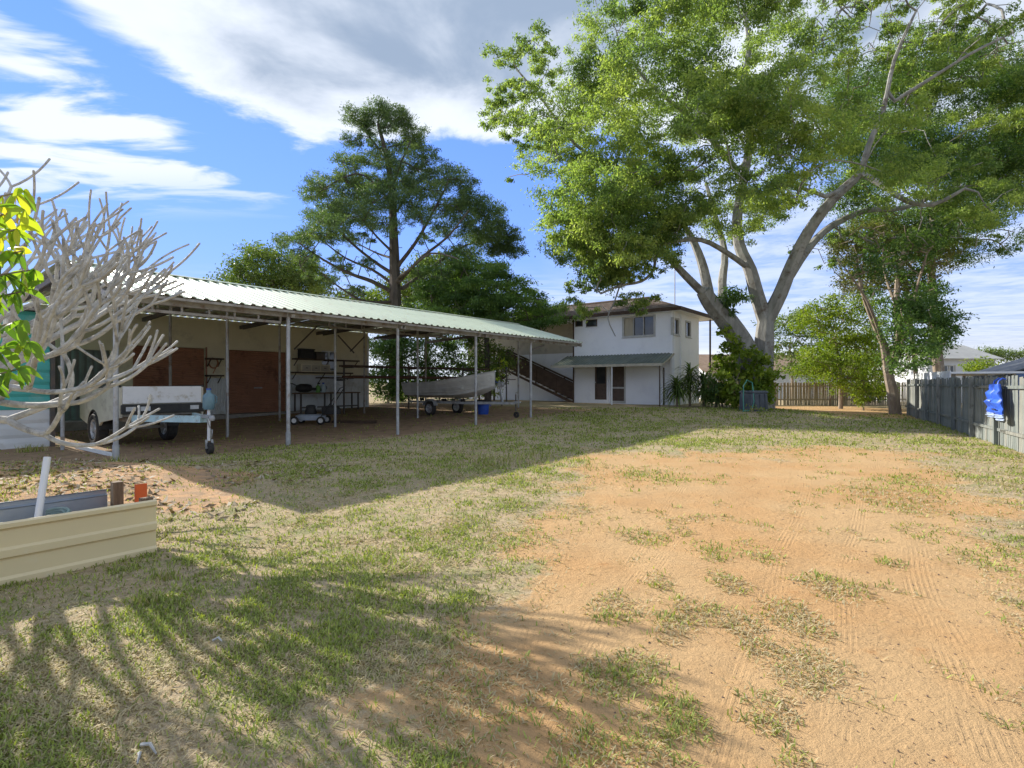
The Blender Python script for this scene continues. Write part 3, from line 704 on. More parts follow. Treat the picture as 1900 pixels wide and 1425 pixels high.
class Skel:
    def __init__(s): s.p = []; s.par = []; s.r = []; s.fix = []
    def line(s, pts, r0, r1, par=None, sub=3, jit=0.0):
        pts = [Vector(p) for p in pts]; last = par; n = len(pts)
        out = []
        first = True
        for i in range(n-1):
            for k in range(sub):
                f = k/sub; q = pts[i].lerp(pts[i+1], f)
                # catmull smoothing
                a = pts[max(i-1, 0)]; b_ = pts[i]; c = pts[i+1]; d = pts[min(i+2, n-1)]
                q = 0.5*((2*b_)+(c-a)*f+(2*a-5*b_+4*c-d)*f*f+(3*b_-a-3*c+d)*f**3)
                if jit and not (first): q = q+Vector(rng.normal(size=3))*jit
                if first and par is not None: first = False; continue
                first = False
                e = (i+f)/(n-1); s._add(q, last, r0+(r1-r0)*e); last = len(s.p)-1; out.append(last)
        s._add(pts[-1], last, r1); out.append(len(s.p)-1); return out
    def _add(s, q, par, r):
        s.p.append(Vector(q)); s.par.append(-1 if par is None else par); s.fix.append(r)
    def near(s, q): return min(range(len(s.p)), key=lambda i: (s.p[i]-q).length_squared)
    def attach(s, pts, tip=0.02, bias=None, wig=0.12, minr=0.0):
        """grow a branch from the nearest node to each point; nearer points first"""
        P = np.array([tuple(p) for p in s.p]); todo = [Vector(p) for p in pts]
        dist = [np.min(np.linalg.norm(P-np.array(q), axis=1)) for q in todo]
        for i in np.argsort(dist):
            q = todo[i]; P = np.array([tuple(p) for p in s.p])
            dd = np.linalg.norm(P-np.array(q), axis=1)
            # prefer nodes that lie below / towards the trunk
            dd = dd+0.35*np.maximum(0, P[:, 2]-q.z)
            j = int(np.argmin(dd)); a = s.p[j]; L = (q-a).length
            k = max(2, min(7, int(L/0.7)+1)); last = j
            side = Vector(rng.normal(size=3))*wig*L
            for e in range(1, k+1):
                f = e/k; w = a.lerp(q, f)+side*math.sin(f*math.pi)*0.7+Vector((0, 0, 1))*L*0.10*math.sin(f*math.pi)+Vector(rng.normal(size=3))*0.04*L*(f < 1)
                s._add(w, last, 0.0); last = len(s.p)-1
            s.fix[last] = tip
    def mesh(s, mb, tip=0.02, power=0.42, sides=7):
        n = len(s.p); ch = [[] for _ in range(n)]; wt = [0.0]*n
        for i, p in enumerate(s.par):
            if p >= 0: ch[p].append(i)
        for i in range(n-1, -1, -1):
            if not ch[i]: wt[i] = max(wt[i], 1.0)
            if s.par[i] >= 0: wt[s.par[i]] += wt[i]
        rad = [max(s.fix[i], tip*wt[i]**power) if s.fix[i] != 0 else tip*wt[i]**power for i in range(n)]
        for i in range(n):
            if s.par[i] >= 0: rad[i] = min(rad[i], rad[s.par[i]]*0.98)
        done = set()
        for i in range(n):
            p = s.par[i]
            start = p < 0 or (ch[p] and max(ch[p], key=lambda c: rad[c]) != i)
            if not start: continue
            chain = ([p] if p >= 0 else [])+[i]
            rr = ([min(rad[i]*1.15, rad[p])] if p >= 0 else [])+[rad[i]]
            c = i
            while ch[c]:
                c = max(ch[c], key=lambda z: rad[z]); chain.append(c); rr.append(rad[c])
            mb.tube([s.p[z] for z in chain], rr, sides if max(rr) > .06 else 5)
        return mb

def in_poly(x, y, P):
    c = False; j = len(P)-1
    for i in range(len(P)):
        if (P[i][1] > y) != (P[j][1] > y) and x < (P[j][0]-P[i][0])*(y-P[i][1])/(P[j][1]-P[i][1])+P[i][0]: c = not c
        j = i
    return c
def poly_clumps(poly, n, Y, dep, rlo, rhi, seed, gap=18):
    r = random.Random(seed); xs_ = [p[0] for p in poly]; ys_ = [p[1] for p in poly]; out = []; tries = 0
    while len(out) < n and tries < n*60:
        tries += 1
        x, y = r.uniform(min(xs_), max(xs_)), r.uniform(min(ys_), max(ys_))
        if not in_poly(x, y, poly): continue
        if any((x-a)**2+(y-b)**2 < gap*gap and r.random() < .8 for a, b, *_ in out): continue
        out.append((x, y, Y+dep(x, y)*r.uniform(-1, 1), r.uniform(rlo, rhi)))
    res = []
    for x, y, yy, rad in out:
        res.append((W(x, y, yy), rad))
    return res

M_BARK = mat('pale grey bark', (.34, .335, .315), (.20, .195, .18), scale=2.6, rough=.9, stretch=(1, 1, .35), bump=.9, bscale=14, c3=(.13, .105, .085), s3=1.7)
M_BARKD = mat('dark rough bark', (.075, .062, .052), (.12, .10, .085), scale=4, rough=.95, stretch=(1, 1, .3), bump=.7, bscale=16)
M_BARKB = mat('brown grey bark', (.30, .24, .18), (.20, .155, .12), scale=4, rough=.9, stretch=(1, 1, .3), bump=.6, bscale=18, c3=(.42, .36, .29), s3=2)
L_BIG = leafmat('fresh yellow green leaves', [(0, (.10, .165, .065)), (.35, (.19, .265, .095)), (.7, (.34, .41, .13)), (1, (.50, .55, .19))], trans=.6, tcol=(1.15, 1.3, .55))
L_PINE = leafmat('dark pine needles', [(0, (.05, .09, .045)), (.5, (.10, .16, .07)), (1, (.18, .24, .09))], trans=.4, rough=.6)
L_DARK = leafmat('deep green leaves', [(0, (.05, .105, .04)), (.5, (.105, .185, .06)), (1, (.19, .28, .08))], trans=.48)
L_MID = leafmat('mid green leaves', [(0, (.06, .10, .03)), (.5, (.12, .18, .05)), (1, (.22, .29, .075))], trans=.35)
L_LIME = leafmat('lime green leaves', [(0, (.085, .14, .020)), (.5, (.19, .27, .032)), (1, (.36, .42, .06))], trans=.45)
L_OLIVE = leafmat('olive twiggy leaves', [(0, (.085, .095, .045)), (.5, (.16, .175, .07)), (1, (.25, .27, .10))], trans=.4)

# ---- the great spreading tree beside the house
TY = 28.0
bx, by = (1405-950)/1000*TY, TY
tree = thing('spreading_tree', 'huge spreading tree with pale grey forked trunk beside the white house', 'tree', (bx, by, float(g(bx, by))))
sk = Skel()
w = lambda x, y, d=0: W(x, y, TY+d)
a1 = sk.line([w(1408, 766), w(1398, 715), w(1385, 655), w(1352, 600, -.3), w(1322, 566, -.6), w(1305, 540, -.8)], .80, .36)
b1 = sk.line([w(1305, 545, -.8), w(1270, 510, -1.5), w(1240, 478, -2.2), w(1215, 455, -3), w(1180, 440, -4)], .22, .09, par=a1[-2])
b2 = sk.line([w(1318, 560, -.5), w(1306, 500, 0), w(1290, 455, .4), w(1270, 420, .5), w(1240, 380, 0)], .30, .10, par=a1[-3])
b2b = sk.line([w(1345, 590, .2), w(1340, 525, 1), w(1345, 470, 2), w(1330, 410, 3), w(1310, 340, 4)], .28, .10, par=a1[9])
a2 = sk.line([w(1415, 762, .5), w(1414, 700, .4), w(1418, 640, .3), w(1421, 595, .2)], .66, .42)
b3 = sk.line([w(1421, 598, .2), w(1404, 545, .2), w(1392, 500, .4), w(1372, 455, .8), w(1368, 400, 1.2), w(1380, 330, 1.5), w(1392, 250, 1.2), w(1378, 170, .6), w(1390, 90, .4), w(1380, 10, 0)], .40, .10, par=a2[-1])
b4 = sk.line([w(1421, 598, .2), w(1448, 545, -.2), w(1470, 490, -.6), w(1500, 430, -1.0), w(1545, 370, -1.6), w(1598, 322, -2.2)], .40, .20, par=a2[-1])
b5 = sk.line([w(1455, 530, -.3), w(1500, 460, .5), w(1545, 418, 1.0), w(1610, 390, 1.5), w(1680, 385, 2), w(1760, 350, 2.5)], .24, .10, par=b4[5])
b6 = sk.line([w(1598, 322, -2.2), w(1640, 345, -3), w(1680, 372, -3.5), w(1730, 380, -4), w(1790, 350, -4.5)], .16, .07, par=b4[-1])
b7 = sk.line([w(1598, 322, -2.2), w(1612, 270, -2.4), w(1640, 200, -2.5), w(1660, 110, -2.6), w(1700, 20, -3)], .16, .06, par=b4[-1])
b8 = sk.line([w(1545, 370, -1.6), w(1490, 350, -2.5), w(1440, 340, -3.5)], .12, .05, par=b4[12])
b9 = sk.line([w(1392, 500, .4), w(1350, 470, -1), w(1300, 445, -2.5), w(1240, 450, -4), w(1190, 460, -5)], .16, .06, par=b3[6])
b10 = sk.line([w(1380, 330, 1.5), w(1330, 270, 1), w(1270, 210, .5), w(1200, 150, 0), w(1150, 80, 0)], .17, .06, par=b3[15])
b11 = sk.line([w(1392, 250, 1.2), w(1450, 190, 2), w(1500, 110, 3), w(1560, 20, 4)], .16, .05, par=b3[18])
b12 = sk.line([w(1240, 380, 0), w(1160, 330, -1), w(1070, 270, -1.5), w(1010, 190, -1.5), w(960, 130, -1.5)], .12, .04, par=b2[-1])
b13 = sk.line([w(1640, 200, -2.5), w(1720, 150, -3), w(1800, 100, -3), w(1880, 60, -3)], .10, .04, par=b7[6])
b14 = sk.line([w(1215, 470, -3.5), w(1213, 500, -3.6), w(1190, 522, -3.8), w(1150, 530, -4), w(1115, 545, -4)], .075, .035, par=b1[7])
b15 = sk.line([w(1150, 530, -4), w(1140, 560, -4.1), w(1128, 590, -4.2), w(1142, 624, -4.3)], .04, .02, par=b14[8])
dep = lambda x, y: 9.0*math.sqrt(max(0.05, 1-((x-1430)/620)**2))*math.sqrt(max(.1, 1-((y-180)/420)**2))
cl = []
cl += poly_clumps([(905,95),(995,66),(1025,110),(1005,190),(1045,235),(1060,300),(985,285),(935,262),(880,215),(918,160)], 26, TY-1.5, lambda x, y: 2.0, .55, 1.0, 1, 16)
cl += poly_clumps([(1100,-60),(1108,30),(1060,80),(1042,140),(1065,175),(1020,200),(970,262),(960,325),(1040,350),(1030,430),(1045,480),(1085,535),(1150,515),(1220,470),(1330,455),(1420,430),(1450,300),(1470,120),(1440,-60)], 100, TY, dep, 1.0, 1.75, 2, 26)
cl += poly_clumps([(1440,-60),(1450,120),(1440,300),(1420,410),(1480,430),(1540,400),(1600,420),(1700,400),(1790,430),(1870,420),(1960,380),(1990,250),(1960,120),(1880,60),(1700,110),(1600,60),(1560,-40)], 62, TY, dep, .9, 1.5, 3, 30)
cl += poly_clumps([(1560,-60),(1600,60),(1700,100),(1880,60),(1850,0),(1800,-80)], 40, TY, dep, .5, 1.0, 4, 20)
cl += poly_clumps([(1270,190),(1400,160),(1430,260),(1340,330),(1230,330)], 9, TY-6, lambda x, y: 2, 1.1, 1.6, 5, 26)
cl += poly_clumps([(1050,345),(1180,300),(1290,310),(1300,420),(1230,455),(1080,480),(1035,420)], 17, TY-5.5, lambda x, y: 2.5, .9, 1.5, 6, 26)
cl += poly_clumps([(1035,350),(1290,330),(1290,440),(1230,470),(1180,515),(1090,540),(1050,490)], 24, TY-3.5, lambda x, y: 2.5, .8, 1.2, 16, 22)
cl += poly_clumps([(1400,200),(1540,190),(1530,300),(1420,310)], 7, TY-6.5, lambda x, y: 1.5, 1.1, 1.5, 7, 24)
cl += [(w(x, y, -4), r) for x, y, r in ((1068,540,.7),(1060,565,.75),(1088,572,.6),(1072,585,.6),(1180,555,.7),(1205,560,.55),(1165,572,.6),(1190,575,.5),(1115,520,.6),(1150,500,.6),(1095,535,.5),(945,328,.35),(1020,440,.4),(1075,590,.35))]
cl += poly_clumps([(1040,430),(1230,440),(1205,515),(1110,548),(1060,520)], 18, TY-4, lambda x, y: 1.2, .6, .95, 17, 18)
cl += [(w(x, y, 1), r) for x, y, r in ((1700,440,.9),(1750,445,.8),(1800,450,.8),(1840,445,.6),(1560,440,.8),(1620,450,.9),(1870,465,.5),(1480,470,.7),(1530,490,.6),(1780,480,.5))]
sk.attach([c for c, r in cl], tip=.022, wig=.10)
# bare twigs of the thin top right part and the lower right fringe
tw = [p for p, r in poly_clumps([(1430,-40),(1500,90),(1620,100),(1780,110),(1890,40),(1890,-60)], 45, TY-1, lambda x, y: 4, .3, .4, 9, 14)]
tw += [p for p, r in poly_clumps([(1700,400),(1700,470),(1880,470),(1890,400)], 22, TY, lambda x, y: 3, .3, .4, 10, 14)]
sk.attach(tw, tip=.018, wig=.12)
mb = sk.mesh(MB(), tip=.020); mb.build('trunk', M_BARK, tree, smooth=True, world=True, fix=False)
leaf_mesh('crown', cl, 830, .158, L_BIG, tree, flat=.66, droop=.45, seed=5, sub=10, aspect=.36, spread=.15)

# ---- the old pine behind the carport
PY = 36.0
bx = (735-950)/1000*PY
pine = thing('pine_tree', 'tall old pine with dark rounded needle tufts behind the carport roof', 'tree', (bx, PY, float(g(bx, PY))))
w = lambda x, y, d=0: W(x, y, PY+d)
sk = Skel()
tr = sk.line([w(736, 760), w(735, 640), w(734, 560), w(732, 480), w(730, 420), w(727, 350), w(716, 285), w(702, 232)], .52, .10)
def bough(pts, r0, ds):
    n = len(pts); q = [w(x, y, ds*i/(n-1)) for i, (x, y) in enumerate(pts)]
    sk.line(q, r0, .035, par=sk.near(q[0]))
for pts, r0, ds in (([(733,545),(690,522),(650,508),(600,482),(556,452)], .17, -2), ([(732,510),(690,482),(640,440),(606,400)], .14, 2), ([(731,470),(700,440),(668,402)], .10, -3),
                    ([(733,500),(770,452),(800,400),(830,342)], .15, -2), ([(734,545),(790,505),(850,462),(925,432)], .17, 1), ([(730,405),(762,352),(800,322)], .09, 3), ([(729,385),(700,345),(660,322),(600,350)], .10, -2),
                    ([(733,530),(690,500),(640,478),(590,440)], .12, 4), ([(734,530),(780,480),(830,440),(870,390)], .13, -5), ([(734,560),(680,560),(640,540),(600,510)], .12, -4), ([(728,350),(745,300),(762,262)], .07, -2), ([(720,300),(690,260),(668,228)], .06, 1),
                    ([(733,520),(760,500),(800,470),(850,480)], .11, -6), ([(732,480),(700,470),(660,450)], .1, 6), ([(735,575),(700,585),(660,590),(630,575)], .1, -3)):
    bough(pts, r0, ds)
PC = [(668,225,26),(700,212,26),(735,222,28),(762,250,26),(685,248,18),(775,275,18),(652,262,17),(648,300,26),(642,332,22),(690,302,24),(735,300,30),(700,335,30),(745,337,30),(795,290,18),(785,320,22),
      (598,345,28),(582,367,20),(610,380,22),(830,325,28),(857,346,22),(805,350,26),(655,365,28),(700,375,32),(762,375,30),(650,397,30),(690,410,26),(630,415,26),(595,410,26),(580,435,24),(558,452,20),(530,447,18),(612,445,22),(650,445,18),
      (870,375,28),(900,395,28),(860,405,26),(820,390,24),(920,420,26),(945,440,24),(880,437,30),(830,430,24),(950,470,18),(920,465,26),(870,473,22),(780,410,20),(730,420,18),(545,475,18),(580,480,16),(620,475,12),(795,440,14),(680,440,12),(840,470,16),
      (715,240,16),(700,270,14),(660,340,18),(740,270,16),(720,350,20),(770,345,18),(905,440,22),(935,455,18),(560,490,14),(640,500,16),(600,520,16),(680,490,13),(780,500,15),(820,510,16),(660,540,13),(570,520,14),(790,545,14),(610,410,18),(845,380,20)]
cl = []; rr = random.Random(3)
for x, y, r in PC:
    hw = max(12, (y-185)*.85 if y < 450 else 200); wd = math.sqrt(max(60, hw*hw-(x-725)**2))*PY/1000*.75
    for k in range(4):
        cl.append((w(x+rr.uniform(-9, 9), y+rr.uniform(-7, 7), rr.uniform(-wd, wd)), r*PY/1000*rr.uniform(.95, 1.25)))
sk.attach([c for c, r in cl], tip=.025, wig=.10)
sk.attach([p for p, r in poly_clumps([(590,440),(650,460),(800,440),(860,490),(830,560),(620,560),(560,500)], 40, PY, lambda x, y: 5, .3, .4, 12, 14)], tip=.022, wig=.15)
sk.mesh(MB(), tip=.024).build('trunk', M_BARKD, pine, smooth=True, world=True, fix=False)
leaf_mesh('crown', cl, 640, .20, L_PINE, pine, flat=.72, droop=-.15, up=.2, seed=8, sub=13, aspect=.22, spread=.18)

def simple_tree(name, label, px, py, Y, stems, polys, leafm, dens, size, bark, rlo, rhi, seed, tip=.02, flat=.65, droop=.3, aspect=.42, cat='tree', twigs=None, depth=2.5):
    bx = (px-950)/1000*Y; o = thing(name, label, cat, (bx, Y, float(g(bx, Y))))
    ww_ = lambda x, y, d=0: W(x, y, Y+d)
    k = Skel(); z0 = W(px, py, Y); z0.z = float(g(bx, Y))-.1
    for j, (pts, r0, r1, ds) in enumerate(stems):
        q = [ww_(x, y, ds*i/max(1, len(pts)-1)) for i, (x, y) in enumerate(pts)]
        if j == 0: q = [z0]+q; k.line(q, r0, r1)
        else: k.line(q, r0, r1, par=k.near(q[0]))
    cl = []
    for i, (poly, n, yo) in enumerate(polys): cl += poly_clumps(poly, n, Y+yo, lambda x, y: depth, rlo, rhi, seed*10+i, 13)
    k.attach([c for c, r in cl], tip=tip)
    if twigs: k.attach([p for p, r in poly_clumps(twigs[0], twigs[1], Y, lambda x, y: depth*1.2, .3, .4, seed*10+9, 10)], tip=tip*.8, wig=.15)
    k.mesh(MB(), tip=tip*.95).build('trunk', bark, o, smooth=True, world=True, fix=False)
    leaf_mesh('crown', cl, dens, size, leafm, o, flat=flat, droop=droop, seed=seed, aspect=aspect)
    return o
simple_tree('feathery_tree', 'dark green layered feathery tree between the pine and the house', 905, 745, 34, [([(905,700),(900,600),(880,540)], .25, .08, 0), ([(900,600),(960,560),(1000,555)], .1, .05, -2)],
            [([(800,505),(850,480),(925,492),(985,540),(1035,570),(1040,600),(940,615),(800,600),(770,560)], 120, 0)], L_DARK, 520, .22, M_BARKD, .6, 1.0, 21, flat=.40, droop=.35, aspect=.3, depth=3.0)
simple_tree('grey_green_tree', 'low grey green tree rising behind the left half of the carport roof', 520, 740, 39, [([(520,690),(515,580),(505,520)], .25, .08, 0)],
            [([(430,505),(470,465),(520,470),(560,490),(600,520),(610,560),(400,545)], 60, 0), ([(520,500),(560,480),(600,520),(590,560),(500,560)], 25, 2)], L_MID, 360, .22, M_BARKD, .6, 1.1, 22, depth=2.5)
simple_tree('yellow_green_tree', 'yellow green tree glimpsed through the lower boughs of the pine', 790, 740, 45, [([(790,690),(795,580),(800,520)], .25, .08, 0)],
            [([(690,560),(760,500),(830,470),(870,500),(870,600),(690,600)], 60, 0), ([(600,560),(700,545),(700,600),(600,590)], 18, 3)], L_MID, 300, .28, M_BARKB, .7, 1.3, 23, depth=3)
simple_tree('multi_stemmed_tree', 'slender brown multi stemmed tree with dark foliage by the fence', 1662, 765, 27.5, [([(1658,735),(1648,690),(1640,640),(1622,600),(1600,540),(1590,480)], .30, .06, 0), ([(1650,690),(1668,640),(1664,570),(1668,500),(1690,430)], .25, .06, 1), ([(1668,640),(1690,600),(1700,540),(1720,470)], .12, .04, -1), ([(1640,640),(1610,560),(1570,500)], .09, .03, -1.5), ([(1664,570),(1640,500),(1640,430)], .08, .03, 2)],
            [([(1665,560),(1720,545),(1765,580),(1780,620),(1735,655),(1690,690),(1650,670),(1640,610)], 62, -.5), ([(1590,430),(1760,420),(1775,560),(1690,600),(1600,560)], 34, 0)], L_DARK, 520, .17, M_BARKB, .4, .75, 24, depth=1.8,
            twigs=([(1560,420),(1740,410),(1770,500),(1700,570),(1560,560),(1530,480)], 60))
simple_tree('twiggy_olive_tree', 'half bare olive twiggy tree top under the big tree crown', 1700, 752, 33, [([(1700,700),(1690,600),(1680,520)], .16, .05, 0)],
            [([(1540,430),(1640,410),(1760,430),(1770,490),(1690,540),(1560,540)], 110, 0)], L_OLIVE, 420, .17, M_BARKB, .5, .9, 25, depth=2.5, twigs=([(1540,430),(1640,410),(1760,430),(1790,490),(1690,560),(1540,560)], 50))
simple_tree('dark_crowned_tree', 'broad dark green crown spreading behind the right side of the big tree', 1745, 752, 34, [([(1742,690),(1735,600),(1728,500),(1730,400)], .36, .16, 0), ([(1728,500),(1660,420),(1600,340),(1560,250)], .15, .05, -2), ([(1730,400),(1790,320),(1850,240),(1900,200)], .14, .05, 1), ([(1730,400),(1740,300),(1720,200),(1740,110)], .14, .05, 2)],
            [([(1540,150),(1620,100),(1720,70),(1830,60),(1900,130),(1990,180),(2000,330),(1930,450),(1800,480),(1680,470),(1580,420),(1530,260)], 140, 0)], L_DARK, 620, .18, M_BARKB, 1.0, 1.8, 28, flat=.5, droop=.3, aspect=.3, depth=5.5, twigs=([(1640,-20),(1900,30),(1930,140),(1760,120),(1600,120)], 60))
simple_tree('lime_green_tree', 'bright lime green leafy tree between the big trunk and the slender tree', 1560, 748, 33, [([(1560,710),(1555,660),(1545,610)], .14, .05, 0)],
            [([(1490,570),(1540,545),(1620,560),(1640,610),(1600,650),(1500,620),(1470,600)], 60, -.5), ([(1500,640),(1620,620),(1660,680),(1650,735),(1560,720),(1480,690)], 75, .5)], L_LIME, 330, .17, M_BARKB, .45, .85, 26, depth=1.8)
simple_tree('hazy_far_tree', 'pale grey green tree far behind the rear fence', 1470, 742, 46, [([(1470,700),(1465,640)], .15, .06, 0)],
            [([(1425,600),(1480,570),(1530,600),(1540,650),(1500,690),(1425,680)], 40, 0)], L_MID, 200, .25, M_BARKB, .6, 1.1, 27, depth=2)

def shrub(name, label, px, py, Y, polys, leafm, dens, size, rlo, rhi, seed, cat='shrub', aspect=.42, droop=.2, depth=.8, group=None, sub=7, flat=.75):
    bx = (px-950)/1000*Y; o = thing(name, label, cat, (bx, Y, float(g(bx, Y))), group=group)
    cl = []
    for i, (poly, n) in enumerate(polys): cl += poly_clumps(poly, n, Y, lambda x, y: depth, rlo, rhi, seed*10+i, 8)
    k = Skel(); b_ = Vector((bx, Y, float(g(bx, Y))-.08)); k.line([b_, b_+Vector((0, 0, .25))], .06, .05)
    k.attach([c for c, r in cl], tip=.012)
    k.mesh(MB(), tip=.011).build('stems', M_BARKB, o, smooth=True, world=True, fix=False)
    leaf_mesh('foliage', cl, dens, size, leafm, o, flat=flat, droop=droop, seed=seed, aspect=aspect, sub=sub)
    return o
shrub('climbing_plant', 'large leaved climber smothering the foot of the big grey trunk', 1400, 758, 26.6, [([(1340,612),(1370,630),(1400,655),(1440,690),(1445,745),(1350,748),(1332,690)], 44)], L_LIME, 420, .24, .34, .55, 31, cat='climber', aspect=.62, depth=.7, sub=8)
shrub('dark_understorey_shrub', 'dark leafy shrub between the strappy plants and the climber', 1340, 756, 27.5, [([(1312,700),(1335,680),(1350,700),(1350,748),(1305,748)], 14)], L_DARK, 420, .16, .35, .5, 32)
shrub('fence_shrub', 'low green shrub with yellow tips beside the slender tree foot', 1602, 752, 31, [([(1585,725),(1600,715),(1615,730),(1612,748),(1590,748)], 7)], L_LIME, 300, .2, .3, .45, 33, aspect=.5)
shrub('rear_hedge_shrub', 'dense green shrub hanging over the rear timber fence', 1540, 745, 37, [([(1475,680),(1520,660),(1640,650),(1650,740),(1600,735),(1580,705),(1480,700)], 50)], L_MID, 300, .2, .5, .85, 34)
for i, (q, yb, Y, poly, n, lab, lm) in enumerate(((720, 742, 33, [(690,630),(740,620),(770,650),(765,735),(690,735)], 34, 'dense dark shrub beside the right end of the cream shed', L_DARK),
        (815, 742, 34, [(765,640),(815,600),(870,640),(860,735),(770,735)], 40, 'tall green shrub seen behind the aluminium boat', L_DARK),
        (905, 742, 34.5, [(860,630),(905,600),(945,640),(945,690),(900,735),(865,735)], 30, 'green shrub under the stair landing of the house', L_MID))):
    shrub('garden_shrub', lab, q, yb, Y, [(poly, n)], lm, 420, .2, .55, .9, 40+i, group='shrubs behind the carport')
shrub('flowering_shrub', 'small yellow leaved plant standing in front of the stair', 931, 745, 29, [([(924,650),(936,655),(938,700),(926,740),(918,700)], 9)], L_LIME, 240, .16, .22, .34, 46)
shrub('ground_cover', 'low bright green ground cover at the foot of the grey bin', 1395, 772, 24.2, [([(1352,766),(1400,752),(1440,760),(1440,776),(1360,777)], 22)], L_LIME, 340, .10, .2, .32, 47, cat='ground cover', aspect=.35, flat=.6, depth=.5)

# ---- strappy plants beside the house
def strap_plant(name, label, px, py, Y, h, n, ln, seed, group=None):
    r = random.Random(seed); bx = (px-950)/1000*Y; o = thing(name, label, 'plant', (bx, Y, float(g(bx, Y))), group=group)
    MB().tube([(0, 0, -.05), (.03, .02, h*.5), (0, 0, h)], [.07, .05, .05], 7).build('stem', M_BARKB, o, smooth=True)
    V = []; F = []; T = []
    for i in range(n):
        az = r.uniform(0, 6.28); el = r.uniform(-.25, 1.3); L = ln*r.uniform(.7, 1.15); hz = r.uniform(.35, 1.0)*h
        d = Vector((math.cos(az), math.sin(az), 0)); s = Vector((-math.sin(az), math.cos(az), 0)); p = Vector((0, 0, hz)); b0 = len(V); tt = r.random()
        for k in range(6):
            f = k/5; wv = .042*(1-f**2.2)*(0.6+f if f < .4 else 1)
            V += [tuple(p-s*wv), tuple(p+s*wv)]; T += [tt, tt]
            e = el-f*1.5; p = p+(d*math.cos(e)+Vector((0, 0, math.sin(e))))*L/5
        for k in range(5): F.append((b0+2*k, b0+2*k+1, b0+2*k+3, b0+2*k+2))
    me = bpy.data.meshes.new('leaves'); fast_mesh(me, V, F); fattr(me, 'tint', T); me.materials.append(L_MID); q = bpy.data.objects.new('leaves', me); COL.objects.link(q); q.parent = o
for i, (q, py, Y, h, lab) in enumerate(((1256, 752, 28.0, 1.2, 'leftmost strappy leaved plant against the house corner'), (1280, 752, 28.3, 1.9, 'tallest strappy leaved plant beside the house side wall'), (1306, 753, 28.0, 1.5, 'strappy leaved plant next to the dark shrub'), (1328, 753, 27.8, 1.0, 'shortest strappy leaved plant near the climber'))):
    strap_plant('strappy_plant', lab, q, py, Y, h, 210, 1.15, 60+i, 'strappy plants beside the house')
# staghorn tuft in the fork of the big tree
q = w; w2 = lambda x, y: W(x, y, 27.2)
st0 = w2(1352, 560); o = thing('epiphyte_fern', 'dark fern clump growing in the fork of the big grey tree', 'fern', tuple(st0))
leaf_mesh('fronds', [(w2(1352, 545), .7), (w2(1340, 560), .55), (w2(1366, 556), .55), (w2(1350, 575), .5)], 420, .36, L_DARK, o, seed=66, aspect=.22, droop=.1)
# ------------------------------------------------------------------ fences
M_PAL = [mat('grey green weathered paling %s' % 'abc'[i], c, tuple(x*.62 for x in c), scale=3, rough=.9, stretch=(7, 7, .7), bump=.4, c3=tuple(x*.5 for x in c), s3=2.2) for i, c in enumerate(((.25, .27, .25), (.20, .225, .21), (.28, .28, .245)))]
def paling_mesh(wd, h, m):
    mb = MB().hexa([(-wd/2, -.009, 0), (wd/2, -.009, 0), (wd/2, .009, 0), (-wd/2, .009, 0), (-wd/2+.004, -.008, h), (wd/2-.003, -.008, h-.008), (wd/2-.003, .008, h-.008), (-wd/2+.004, .008, h)])
    me = mb.mesh('paling'); me.materials.append(m); return me
def fence(name, label, A, B, wd, pitch, h, step, mats, seed, rail_side=1, skip=.02):
    A = Vector((*A, 0)); B = Vector((*B, 0)); d = (B-A); L = d.length; o = thing(name, label, 'fence', tuple(A), math.atan2(d.y, d.x)); r = random.Random(seed)
    ms = [paling_mesh(wd, h, m) for m in mats]; d.normalize(); x = 0.0
    zg = lambda x: float(g(A.x+d.x*x, A.y+d.y*x))
    while x < L:
        if r.random() > skip:
            inst('paling', r.choice(ms), o, (x+r.uniform(-.008, .008), -.035*rail_side+r.uniform(-.006, .006), zg(x)-.02+r.uniform(-.02, .02)), (r.uniform(-.012, .012), r.uniform(-.022, .022), r.uniform(-.03, .03)), (r.uniform(.9, 1.04), 1, r.uniform(.97, 1.02)))
        x += pitch
    x = 0.3
    while x < L+.5:
        MB().box(x-.05, x+.05, .045*rail_side-.045, .045*rail_side+.045, zg(x)-.3, zg(x)+h+.02+r.uniform(-.06, .05)).build('post', r.choice(mats), o); x += step
    for z in (.42, h-.28):
        for k in range(int(L/step)+1):
            xa, xb = k*step-(.9 if k else 0), min((k+1)*step+.3-.9+.6, L)
            if xb > xa: MB().beam((max(0, xa+.45), .0*rail_side+.012*rail_side, zg(xa)+z+r.uniform(-.02, .02)), (min(L, xb), .012*rail_side, zg(xb)+z+r.uniform(-.02, .02)), .035, .075).build('rail', r.choice(mats), o)
    return o
FA, FB = (11.57, 12.3), (19.6, 26.7); fd = Vector((FB[0]-FA[0], FB[1]-FA[1], 0)).normalized()
fence('paling_fence', 'weathered grey green timber paling fence running along the right side', (FA[0]-fd.x*3.5, FA[1]-fd.y*3.5), (FB[0]+fd.x*.6, FB[1]+fd.y*.6), .14, .143, 1.77, 2.4, M_PAL, 5, skip=0)
M_PALT = [mat('tan rear paling %s' % 'ab'[i], c, tuple(x*.7 for x in c), scale=3, rough=.9, stretch=(7, 7, .7)) for i, c in enumerate(((.52, .44, .31), (.46, .39, .29)))]
fence('rear_fence', 'tan timber paling fence across the far end of the yard', (13.6, 38.5), (28.6, 38.0), .10, .112, 1.65, 2.4, M_PALT, 6)
